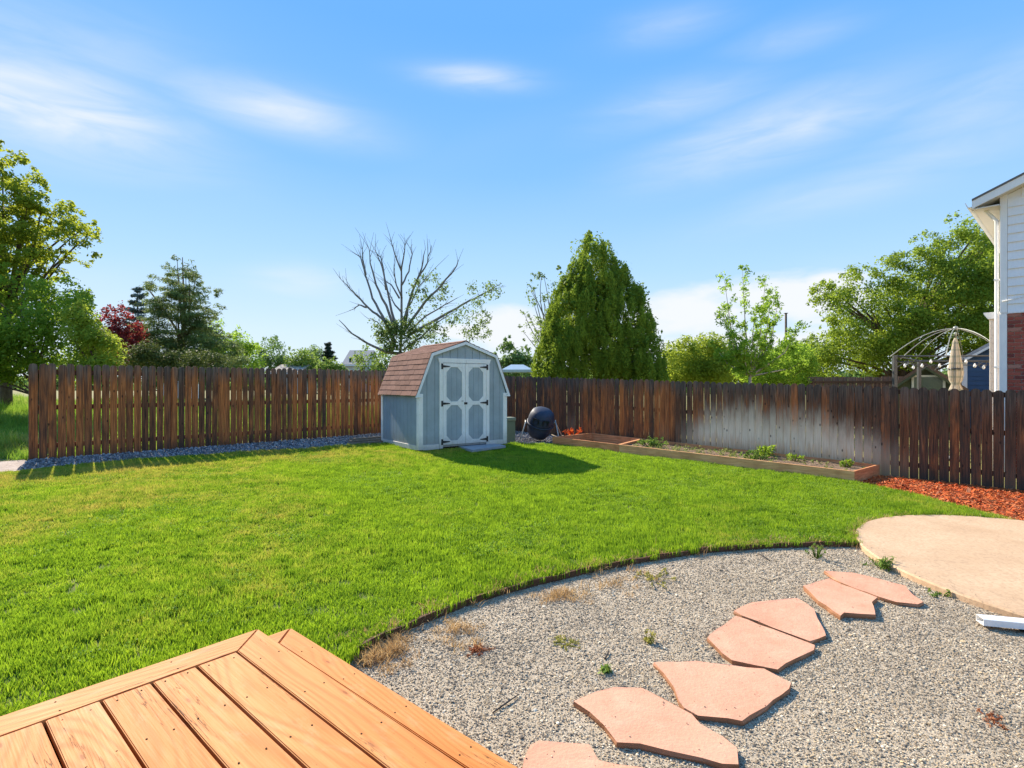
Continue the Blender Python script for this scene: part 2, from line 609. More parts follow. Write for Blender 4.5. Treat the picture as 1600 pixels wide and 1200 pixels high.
def plain_wood(name, dark, light, axis_scale=(3, 40, 40)):
    m, t, b = newmat(name)
    co = t.n('ShaderNodeTexCoord').outputs['Object']
    r = t.n('ShaderNodeObjectInfo').outputs['Random']
    v = t.n('ShaderNodeVectorMath', {0: co, 1: t.n('ShaderNodeCombineXYZ', {0: t.math('MULTIPLY', r, 40.0), 1: r, 2: 0.0}).outputs[0]}, operation='ADD').outputs[0]
    n = t.noise(t.map(v, axis_scale), 1.0, 5, .6, .4)
    n2 = t.noise(v, 3.0, 4, .6)
    c = t.mix(t.rng(n, .3, .7), dark, light)
    c = t.mix(t.rng(n2, .5, .75, 0, .5), c, tuple(q * .55 for q in dark))
    setb(t, b, c, .85, .25, None, n, .4, .005)
    return m


def ground_mat(name, cols, scales, bump=.5, rough=.95):
    m, t, b = newmat(name)
    geo = t.n('ShaderNodeNewGeometry').outputs['Position']
    n1 = t.noise(geo, scales[0], 5, .6)
    n2 = t.noise(geo, scales[1], 4, .7)
    c = t.mix(t.rng(n1, .35, .65), cols[0], cols[1])
    c = t.mix(t.rng(n2, .42, .7), c, cols[2])
    setb(t, b, c, rough, .2, None, n2, bump, .02)
    return m


def grass_mat(name, dark, light, dry, dry_bias=0.0):
    m, t, b = newmat(name)
    geo = t.n('ShaderNodeNewGeometry').outputs['Position']
    r = t.n('ShaderNodeObjectInfo').outputs['Random']
    tint = t.n('ShaderNodeAttribute', attribute_name='tint').outputs['Fac']
    big = t.noise(geo, .55, 3, .55)
    mid = t.noise(geo, 3.2, 3, .6)
    k = t.math('ADD', t.math('MULTIPLY', tint, .45), t.math('ADD', t.math('MULTIPLY', t.math('SUBTRACT', mid, .17), .85), t.math('MULTIPLY', r, .3)))
    c = t.mix(t.rng(k, .25, .95), dark, light)
    sp = t.n('ShaderNodeSeparateXYZ', {0: geo})
    # the lawn is thirstier towards the left fence
    side = t.rng(t.math('ADD', sp.outputs[0], t.math('MULTIPLY', sp.outputs[1], -.25)), -2.0, -9.0, -.14, .14)
    dk = t.math('ADD', t.math('ADD', big, side), t.math('ADD', t.math('MULTIPLY', t.math('SUBTRACT', mid, .5), .5), dry_bias))
    dk = t.math('ADD', dk, t.math('MULTIPLY', t.math('SUBTRACT', r, .5), .25))
    c = t.mix(t.rng(dk, .50, .82, 0, .8), c, dry)
    setb(t, b, c, .5, .3)
    tc = t.n('ShaderNodeVectorMath', {0: c, 3: 1.3}, operation='SCALE').outputs[0]
    tr = t.n('ShaderNodeBsdfTranslucent', {'Color': tc})
    mx = t.n('ShaderNodeMixShader', {0: .42, 1: b.outputs[0], 2: tr.outputs[0]})
    t.t.links.new(mx.outputs[0], t.t.nodes['Material Output'].inputs[0])
    return m


def stone_bits(name, cols, rough=.85):
    """each instance takes its own stone colour"""
    m, t, b = newmat(name)
    r = t.n('ShaderNodeObjectInfo').outputs['Random']
    geo = t.n('ShaderNodeNewGeometry').outputs['Position']
    n = len(cols)
    c = t.ramp(r, [(i / n, col) for i, col in enumerate(cols)], 'CONSTANT')
    big = t.noise(geo, 1.4, 4, .6)
    c = t.mix(t.rng(big, .46, .66, .0, .5), c, (.17, .135, .10))
    med = t.noise(geo, 5.5, 5, .65)
    c = t.mix(t.rng(med, .54, .72, .0, .4), c, (.14, .11, .085))
    setb(t, b, c, rough, .3)
    return m


FENCE_WOOD = fence_wood()
DECK_WOOD = deck_wood()
RAIL_WOOD = plain_wood('rail_wood', (.06, .035, .022), (.16, .09, .05))
BED_WOOD = plain_wood('bed_board_wood', (.50, .17, .06), (.86, .38, .17))
BED_WOOD_PALE = plain_wood('pale_bed_board_wood', (.60, .25, .09), (.92, .50, .23))
OLD_WOOD = plain_wood('grey_lumber', (.16, .11, .075), (.36, .27, .19))
GRASS = grass_mat('lawn_grass', (.085, .18, .010), (.36, .50, .026), (.52, .38, .09))
MEADOW = grass_mat('meadow_grass', (.10, .21, .02), (.32, .46, .05), (.56, .44, .18), -.20)
DRY_STRAW = grass_mat('dry_straw', (.32, .18, .07), (.52, .36, .17), (.5, .32, .14), .2)


# ------------------------------------------------------------------ ground sheets
def ground_grid():
    xs = np.concatenate([np.linspace(-1200, -60, 14), np.linspace(-50, 50, 61), np.linspace(60, 1200, 14)])
    ys = np.concatenate([np.linspace(-300, -30, 7), np.linspace(-24, 60, 57), np.linspace(70, 1500, 20)])
    X, Y = np.meshgrid(xs, ys, indexing='ij')
    Z = gz_np(X, Y) - .03
    nx, ny = X.shape
    v = np.stack([X.ravel(), Y.ravel(), Z.ravel()], 1)
    i, j = np.meshgrid(np.arange(nx - 1), np.arange(ny - 1), indexing='ij')
    q = (i * ny + j).ravel()
    f = np.stack([q, q + ny, q + ny + 1, q + 1], 1)
    m = ground_mat('earth', ((.13, .15, .035), (.21, .20, .06), (.28, .20, .10)), (.35, 5))
    o = mobj('ground', np_mesh('ground', v, f, m))
    tag(o, kind='structure')


ground_grid()


def sheet(name, poly, dz, mat, thick=.06):
    """a layer of the yard with a real edge, its outline given in world x, y"""
    bm = bmesh.new()
    top = [bm.verts.new((x, y, gz(x, y) + dz)) for x, y in poly]
    bot = [bm.verts.new((x, y, gz(x, y) + dz - thick)) for x, y in poly]
    n = len(poly)
    for tri in tessellate_polygon([[Vector((x, y, 0)) for x, y in poly]]):
        bm.faces.new([top[i] for i in tri])
    for i in range(n):
        bm.faces.new((top[i], bot[i], bot[(i + 1) % n], top[(i + 1) % n]))
    o = mobj(name, bm_mesh(bm, name, mat))
    return tag(o, kind='structure')


def inside(poly, x, y):
    poly = np.asarray(poly, float)
    x = np.asarray(x, float); y = np.asarray(y, float)
    res = np.zeros(x.shape, bool)
    n = len(poly)
    for i in range(n):
        x1, y1 = poly[i]; x2, y2 = poly[(i + 1) % n]
        if y1 == y2: continue
        c = ((y1 > y) != (y2 > y)) & (x < (x2 - x1) * (y - y1) / (y2 - y1) + x1)
        res ^= c
    return res


def edge_dist(poly, x, y):
    poly = np.asarray(poly, float)
    best = np.full(np.shape(x), 1e9)
    n = len(poly)
    for i in range(n):
        a = poly[i]; b = poly[(i + 1) % n]
        d = b - a
        L2 = (d ** 2).sum() + 1e-12
        tt = np.clip(((x - a[0]) * d[0] + (y - a[1]) * d[1]) / L2, 0, 1)
        best = np.minimum(best, np.hypot(x - a[0] - tt * d[0], y - a[1] - tt * d[1]))
    return best


def P2(px, py, dz=0.0):
    v = atg(px, py, dz)
    return (v.x, v.y)


PAD_C, PAD_R = (5.80, 5.14), 2.125
def pad_pt(a, r=PAD_R):
    return (PAD_C[0] + r * math.cos(a), PAD_C[1] + r * math.sin(a))


EDGE_PX = [(555, 1025), (600, 1000), (660, 975), (720, 950), (780, 930), (850, 912), (930, 893), (1020, 876), (1100, 864), (1200, 857), (1285, 854)]
EDGE = [P2(*p) for p in EDGE_PX]
a_edge = math.radians(158)
a_mulch = math.radians(66)
EDGE.append(pad_pt(a_edge))
# deck frame
E1 = Vector((.755, -.656, 0)).normalized()
E2 = Vector((.656, .755, 0)).normalized()
DECK_L, DECK_R, DECK_Z = -3.115, 1.368, .50
STEP_L, STEP_R, STEP_Z = -3.37, 1.690, .32


def dk(u, v, z=0.0):
    p = E1 * u + E2 * v
    return Vector((p.x, p.y, z))


# raised beds
Q0, Q1, Q2, Q3 = Vector((1.05, 14.0, 0)), Vector((6.12, 9.61, 0)), Vector((7.18, 10.50, 0)), Vector((2.25, 15.20, 0))
QD0 = Q0.lerp(Q1, .292)
QD1 = Vector((3.40, 14.06, 0))
QD1 = Q3.lerp(Q2, (QD1 - Q3).length / (Q2 - Q3).length)

arc_lawn = [pad_pt(a) for a in np.linspace(a_edge, a_mulch, 14)]
STRIP_LOW = [P2(-60, 748), P2(20, 741), P2(110, 731), P2(200, 723), P2(300, 715.5), P2(400, 709), P2(500, 703), P2(560, 699), P2(600, 697)]
MULCH_EDGE = [P2(1525, 803), P2(1500, 795), P2(1440, 780), P2(1385, 768)]
LAWN = (EDGE + arc_lawn[1:] + MULCH_EDGE + [(6.14, 9.58), (1.02, 13.97), (.45, 13.75)] +
        [(-1.2, 13.9), (-3.2, 13.5)] + STRIP_LOW[::-1] + [(-13, 7.0), (-13, 0), (-5, -1.5), (-2.0, .3), (-1.1, 2.3)])
LAWN_MAT = ground_mat('lawn_soil', ((.07, .12, .012), (.11, .16, .018), (.17, .14, .05)), (1.2, 26))
sheet('lawn', LAWN, .035, LAWN_MAT)

GRAVEL_MAT = ground_mat('fine_gravel', ((.50, .40, .28), (.62, .50, .36), (.30, .235, .165)), (2.5, 120), .6)
GRAVEL = ([(x, y) for x, y in EDGE] + [pad_pt(a) for a in np.linspace(a_edge, math.radians(330), 26)][1:] +
          [(9.5, 3.4), (9.5, -3.5), (-1.0, -3.5), (-1.6, .8), (-1.12, 2.28)])
sheet('gravel_bed', GRAVEL, 0.0, GRAVEL_MAT)

PAD_MAT = ground_mat('tan_concrete', ((.54, .355, .21), (.63, .44, .275), (.45, .29, .175)), (1.6, 34), .12, .8)
def wear_pad(m):
    t = NT(m.node_tree)
    b = m.node_tree.nodes['Principled BSDF']
    old = b.inputs['Base Color'].links[0].from_socket
    geo = t.n('ShaderNodeNewGeometry').outputs['Position']
    st = t.noise(t.map(geo, (1, 1, 1)), 2.6, 7, .7, .8)
    c = t.mix(t.rng(st, .52, .72, 0, .22), old, (.36, .235, .15))
    sp = t.noise(geo, 38, 2, .5)
    c = t.mix(t.rng(sp, .70, .76, 0, .5), c, (.26, .16, .10))
    cr = t.noise(t.map(geo, (1, 1, 1), (4, 2, 0)), .55, 6, .6, .9)
    c = t.mix(t.rng(t.math('ABSOLUTE', t.math('SUBTRACT', cr, .5)), .0016, .0005, 0, .3), c, (.20, .13, .09))
    m.node_tree.links.new(c, b.inputs['Base Color'])
wear_pad(PAD_MAT)


def concrete_pad():
    n = 96
    bm = bmesh.new()
    rings = []
    for r, z in ((PAD_R, -.05), (PAD_R, .045), (PAD_R - .012, .06)):
        rings.append([bm.verts.new((PAD_C[0] + r * math.cos(2 * math.pi * k / n), PAD_C[1] + r * math.sin(2 * math.pi * k / n),
                                    gz(PAD_C[0] + r * math.cos(2 * math.pi * k / n), PAD_C[1] + r * math.sin(2 * math.pi * k / n)) + z)) for k in range(n)])
    for a, b in zip(rings, rings[1:]):
        for k in range(n):
            bm.faces.new((a[k], a[(k + 1) % n], b[(k + 1) % n], b[k]))
    bm.faces.new(rings[-1])
    o = mobj('concrete_pad', bm_mesh(bm, 'concrete_pad', PAD_MAT))
    tag(o, kind='structure')
concrete_pad()

# fences: line points
FL0, FLC, FR0 = Vector((-9.05, 10.06, 0)), Vector((-1.30, 18.83, 0)), Vector((8.82, 9.26, 0))
FD_R = (FLC - FR0).normalized()
FD_L = (FLC - FL0).normalized()
FR_END = FR0 - FD_R * 3.2
fence_off = Vector((-.687, -.727, 0)) * .03

MULCH_MAT = ground_mat('red_mulch_bed', ((.20, .05, .016), (.30, .075, .02), (.10, .03, .014)), (6, 40), .8)
MULCH = ([(7.16, 10.46), (6.16, 9.60)] + MULCH_EDGE[::-1] + [pad_pt(a) for a in np.linspace(a_mulch, math.radians(0), 12)] +
         [(FR_END.x, FR_END.y), (FR0.x - .02, FR0.y - .02)])
sheet('mulch_bed', MULCH, .012, MULCH_MAT)

STRIP_MAT = ground_mat('grey_gravel', ((.16, .155, .16), (.25, .24, .245), (.08, .075, .08)), (4, 45), .9)
FBL = [(FL0 - FD_L * .05), FLC]
STRIP = ([(x, y) for x, y in STRIP_LOW[1:]] + [(-3.1, 13.6), (-1.0, 14.2), (.4, 13.85), (.98, 14.0), (2.2, 15.25), (FLC.x + .05, FLC.y - .15)] + [(FL0.x + .02, FL0.y - .02)])
sheet('gravel_border', STRIP, .015, STRIP_MAT)
DIRT_PATH = ground_mat('pale_dirt', ((.40, .31, .25), (.5, .40, .33), (.24, .16, .12)), (2.5, 22), .5)
sheet('dirt_path', [P2(-260, 780), P2(-60, 748), P2(20, 741), (FL0.x, FL0.y - .03), P2(38, 719), P2(0, 722), P2(-80, 723), P2(-330, 740)], .008, DIRT_PATH)


# ------------------------------------------------------------------ lawn edging (dark brown strip)
def strip_along(name, pts, z0, z1, w, mat):
    bm = bmesh.new()
    pts = [Vector((p[0], p[1], 0)) for p in pts]
    # resample
    out = [pts[0]]
    for a, b in zip(pts, pts[1:]):
        k = max(1, int((b - a).length / .12))
        for i in range(1, k + 1): out.append(a.lerp(b, i / k))
    rows = []
    for i, p in enumerate(out):
        d = (out[min(i + 1, len(out) - 1)] - out[max(i - 1, 0)]).normalized()
        nrm = Vector((-d.y, d.x, 0))
        g = gz(p.x, p.y)
        h = z1 + .006 * math.sin(i * 1.7) + rnd.uniform(-.004, .004)
        rows.append([bm.verts.new((q.x, q.y, g + zz)) for q, zz in ((p - nrm * w / 2, z0), (p - nrm * w / 2, h), (p + nrm * w / 2, h), (p + nrm * w / 2, z0))])
    for a, b in zip(rows, rows[1:]):
        for k in range(3):
            bm.faces.new((a[k], a[k + 1], b[k + 1], b[k]))
    bm.faces.new(rows[0]); bm.faces.new(rows[-1][::-1])
    return mobj(name, bm_mesh(bm, name, mat))


EDGING_MAT = plain('brown_edging', (.11, .055, .028), .8, .4, 20, .2)
tag(strip_along('lawn_edging', EDGE, -.03, .055, .022, EDGING_MAT), 'low curved brown strip of edging between the lawn and the gravel', 'edging')
tag(strip_along('lawn_edging', STRIP_LOW[1:], -.03, .05, .02, plain('black_edging', (.02, .02, .02), .6)), 'thin dark edging strip along the grey gravel below the left fence', 'edging')


# ------------------------------------------------------------------ deck
def deck():
    root = thing('wooden_deck', 'orange oiled wooden deck corner with one step down to the lawn', 'deck', dk(DECK_L, DECK_R, gz(-3, 3)))
    R = math.atan2(E1.y, E1.x)
    inv = Matrix.Translation(-root.location)

    def board(name, poly, z1, th=.038, mat=DECK_WOOD, along='u'):
        """poly in deck u,v; the board's own x runs along its grain"""
        pts = [dk(u, v) for u, v in poly]
        c = sum(pts, Vector()) / len(pts)
        ang = R if along == 'u' else R + math.pi / 2
        M = Matrix.Rotation(-ang, 3, 'Z')
        loc = [(M @ (p - c)) for p in pts]
        me = prism_mesh(name, [(p.x, p.y) for p in loc], 'z', -th, 0, mat, .004)
        o = mobj(name, me, root)
        o.location = Vector((c.x, c.y, z1)) - root.location
        o.rotation_euler = (0, 0, ang)
        return o

    W, G = .184, .009
    fi, ri = DECK_L + W, DECK_R - W
    far = 1.9
    board('frame_board', [(DECK_L, DECK_R), (fi - G, ri + .003), (fi - G, -2.4), (DECK_L, -2.4)], DECK_Z, along='v')
    board('frame_board', [(DECK_L + .006, DECK_R), (far, DECK_R), (far, ri + .001), (fi - .001, ri + .001)], DECK_Z + .001)
    v = ri - G
    screws = Tubes()
    i = 0
    while v > -2.3:
        board('deck_board', [(fi, v), (far, v), (far, v - W + .004), (fi, v - W + .004)], DECK_Z + rnd.uniform(-.0015, .0015))
        for ju in (fi + .045, fi + .46, fi + .87, fi + 1.28, fi + 1.69, fi + 2.1, fi + 2.5, fi + 2.9):
            for dv in (.04, W - .045):
                p = dk(ju + rnd.uniform(-.012, .012), v - dv + rnd.uniform(-.008, .008), DECK_Z + .0005) - root.location
                screws.add([p, p + Vector((0, 0, .0008))], .0042, 7)
        v -= W + G
    for ju in (.35, .8, 1.25, 1.7, 2.1, 2.5, 2.9, 3.4):
        for dv in (.045, .14):
            p = dk(DECK_L + ju, DECK_R - dv, DECK_Z + .0015) - root.location
            screws.add([p, p + Vector((0, 0, .0008))], .0042, 7)
            p = dk(DECK_L + dv, DECK_R - ju - .1, DECK_Z + .0005) - root.location
            screws.add([p, p + Vector((0, 0, .0008))], .0042, 7)
            p = dk(STEP_L + ju, STEP_R - dv * .7 - .01, STEP_Z + .0005) - root.location
            screws.add([p, p + Vector((0, 0, .0008))], .0042, 7)
    so = mobj('screws', screws.mesh('screws', plain('dark_screw', (.05, .028, .018), .9, spec=.05), False), root)
    so['kind'] = 'stuff'
    # step that wraps round the corner
    w2 = .148
    board('step_board', [(STEP_L + .004, STEP_R), (far, STEP_R), (far, STEP_R - w2 + .030), (STEP_L + w2 + .004, STEP_R - w2)], STEP_Z)
    board('step_board', [(STEP_L, STEP_R - .006), (STEP_L + w2 - .004, STEP_R - w2 - .006), (STEP_L + w2 - .004, -2.4), (STEP_L, -2.4)], STEP_Z - .001, along='v')
    board('step_board', [(STEP_L + w2 + .006, STEP_R - w2 - .007), (far, STEP_R - w2 - .007), (far, STEP_R - 2 * w2 - .007), (STEP_L + w2 + .006, STEP_R - 2 * w2 - .007)], STEP_Z - .0005)
    board('step_board', [(STEP_L + w2 + .003, STEP_R - 2 * w2 - .014), (STEP_L + 2 * w2, STEP_R - 2 * w2 - .014), (STEP_L + 2 * w2, -2.4), (STEP_L + w2 + .003, -2.4)], STEP_Z - .0005, along='v')

    def fascia(u0, v0, u1, v1, z0, z1):
        a, c = dk(u0, v0), dk(u1, v1)
        L = (c - a).length
        o = mobj('fascia_board', box_mesh('fascia_board', (0, -.019, 0), (L, .019, z1 - z0), DECK_WOOD, .003), root)
        o.location = Vector((a.x, a.y, z0)) - root.location
        o.rotation_euler = (0, 0, math.atan2(c.y - a.y, c.x - a.x))
    fascia(DECK_L + .03, DECK_R - .03, far, DECK_R - .03, STEP_Z + .002, DECK_Z - .040)
    fascia(DECK_L + .03, DECK_R - .052, DECK_L + .03, -2.4, STEP_Z + .002, DECK_Z - .040)
    fascia(STEP_L + .03, STEP_R - .03, far, STEP_R - .03, .05, STEP_Z - .040)
    fascia(STEP_L + .03, STEP_R - .052, STEP_L + .03, -2.4, .05, STEP_Z - .040)
    for k in range(9):
        u = DECK_L + .10 + k * .41
        a, c = dk(u, DECK_R - .10), dk(u, -2.3)
        o = mobj('joist', box_mesh('joist', (0, -.019, 0), ((c - a).length, .019, .17), RAIL_WOOD), root)
        o.location = Vector((a.x, a.y, DECK_Z - .21)) - root.location
        o.rotation_euler = (0, 0, math.atan2(c.y - a.y, c.x - a.x))
deck()


# ------------------------------------------------------------------ fences
def picket_mesh(w, h, th):
    r = w * .47
    p = [(-w / 2, 0), (w / 2, 0), (w / 2, h - r)]
    for a in (30, 60): p.append((w / 2 - r + r * math.cos(math.radians(a)), h - r + r * math.sin(math.radians(a))))
    p += [(w / 2 - r, h), (-w / 2 + r, h)]
    for a in (120, 150): p.append((-w / 2 + r + r * math.cos(math.radians(a)), h - r + r * math.sin(math.radians(a))))
    p.append((-w / 2, h - r))
    return prism_mesh('picket', p, 'y', -th, 0, FENCE_WOOD, .0025)


def fence(label, p0, p1, top0, top1, pitch, wid, warm_fn, bleach_fn, dark_fn):
    d = (p1 - p0)
    L = d.length
    d.normalize()
    nrm = Vector((d.y, -d.x, 0))
    if nrm.dot(-p0) < 0: nrm = -nrm          # towards the camera
    root = thing('picket_fence', label, 'fence', (p0.x, p0.y, gz(p0.x, p0.y)))
    ang = math.atan2(d.y, d.x)
    if Vector((math.sin(ang), -math.cos(ang), 0)).dot(nrm) < 0:
        flip = True
    else:
        flip = False
    meshes = {}
    n = int(L / pitch)
    for i in range(n):
        s = (i + .5) * pitch
        p = p0 + d * s
        g = gz(p.x, p.y)
        top = top0 + (top1 - top0) * s / L
        h = top - g + rnd.uniform(-.012, .012)
        key = (round(h / .012), rnd.randrange(3))
        if key not in meshes:
            meshes[key] = picket_mesh(wid * (1, .975, .945)[key[1]], key[0] * .012, .017)
        o = mobj('picket', meshes[key], root)
        o.location = Vector((p.x, p.y, g - .01)) + nrm * rnd.uniform(.026, .031) - root.location
        o.rotation_euler = (rnd.gauss(0, .003), rnd.gauss(0, .0035), ang + (math.pi if flip else 0) + rnd.gauss(0, .02))
        o['warm'] = warm_fn(s)
        o['bleach'] = bleach_fn(s)
        o['dark'] = dark_fn(s)
    for zf in (.22, .95, 1.62):
        a = p0 + d * .02; b = p1 - d * .02
        za, zb = gz(a.x, a.y) + zf, gz(b.x, b.y) + zf
        bm = bmesh.new()
        off = -nrm * .002
        for e, ze in ((a, za), (b, zb)):
            pass
        vs = []
        for e, ze in ((a, za), (b, zb)):
            for q, dz in ((off, 0), (off - nrm * .038, 0), (off - nrm * .038, .089), (off, .089)):
                w_ = e + q - root.location
                vs.append(bm.verts.new((w_.x, w_.y, ze + dz - root.location.z)))
        for k in range(4):
            bm.faces.new((vs[k], vs[(k + 1) % 4], vs[4 + (k + 1) % 4], vs[4 + k]))
        bm.faces.new(vs[:4]); bm.faces.new(vs[4:][::-1])
        mobj('rail', bm_mesh(bm, 'rail', RAIL_WOOD), root)
    k = max(2, int(round(L / 2.4)) + 1)
    for i in range(k):
        s = .06 + (L - .12) * i / (k - 1)
        p = p0 + d * s - nrm * .09
        o = mobj('post', box_mesh('post', (-.045, -.045, -.2), (.045, .045, 1.72), RAIL_WOOD, .004), root)
        o.location = Vector((p.x, p.y, gz(p.x, p.y))) - root.location
        o.rotation_euler = (0, 0, ang)
    return root


def px_of(p):
    return 800 + F * p.x / p.y


fence('brown wooden fence of spaced round-topped pickets at the left of the shed', FL0, FLC, EYE + .395, EYE + .43, .1372, .1265,
      lambda s: max(0, min(1, rnd.gauss(.72 if s < 7 else .5, .34))), lambda s: 0.0, lambda s: max(0, min(1, rnd.gauss(.18, .36))))


def warm_r(s):
    x = px_of(FR_END + FD_R * s)
    if x > 1400: m = .0
    elif x > 1060: m = .08
    elif x > 920: m = .62
    else: m = .3
    return max(0, min(1, rnd.gauss(m, .28)))


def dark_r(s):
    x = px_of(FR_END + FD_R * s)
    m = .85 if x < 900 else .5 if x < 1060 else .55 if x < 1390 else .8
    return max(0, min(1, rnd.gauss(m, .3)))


def bleach_r(s):
    x = px_of(FR_END + FD_R * s)
    if 1052 < x < 1435:
        k = min(1, (x - 1050) / 70, (1440 - x) / 170)
        return max(0, min(1, k * rnd.uniform(.8, 1.05)))
    return max(0, rnd.gauss(.0, .08))


fence('dark weathered wooden fence along the right of the yard with bleached boards behind the planter', FR_END, FLC,
      EYE - .20, EYE + .33, .150, .1465, warm_r, bleach_r, dark_r)


# ------------------------------------------------------------------ shed
WHITE = plain('white_trim_paint', (.93, .88, .81), .55, .05, 5, .4, dirt=(.5, .46, .40), splash=True)
WHITE_CLEAN = plain('white_paint', (.88, .86, .83), .5, .04, 4)
BLUEGREY = plain('blue_grey_paint', (.37, .415, .425), .6, .14, 2.5, .35, splash=True)
BLUEGREY_WORN = plain('worn_blue_grey_paint', (.32, .37, .40), .6, .14, 2.5, .35, dirt=(.46, .51, .54), splash=True)
BLACK_METAL = plain('black_iron', (.018, .018, .02), .45, .2, 20, .5)
DARK = plain('dark_timber', (.035, .028, .022), .9, .3, 10, .1)


def shingle_mat():
    m, t, b = newmat('brown_shingle')
    r = t.n('ShaderNodeObjectInfo').outputs['Random']
    geo = t.n('ShaderNodeNewGeometry').outputs['Position']
    g = t.noise(geo, 140, 3, .7)
    c = t.ramp(r, [(0, (.165, .072, .048)), (.35, (.21, .097, .066)), (.7, (.26, .125, .088)), (1, (.185, .088, .066))])
    c = t.mix(t.rng(g, .35, .7, 0, .5), c, (.33, .19, .145))
    setb(t, b, c, .95, .2, None, g, .6, .004)
    return m
SHINGLE = shingle_mat()


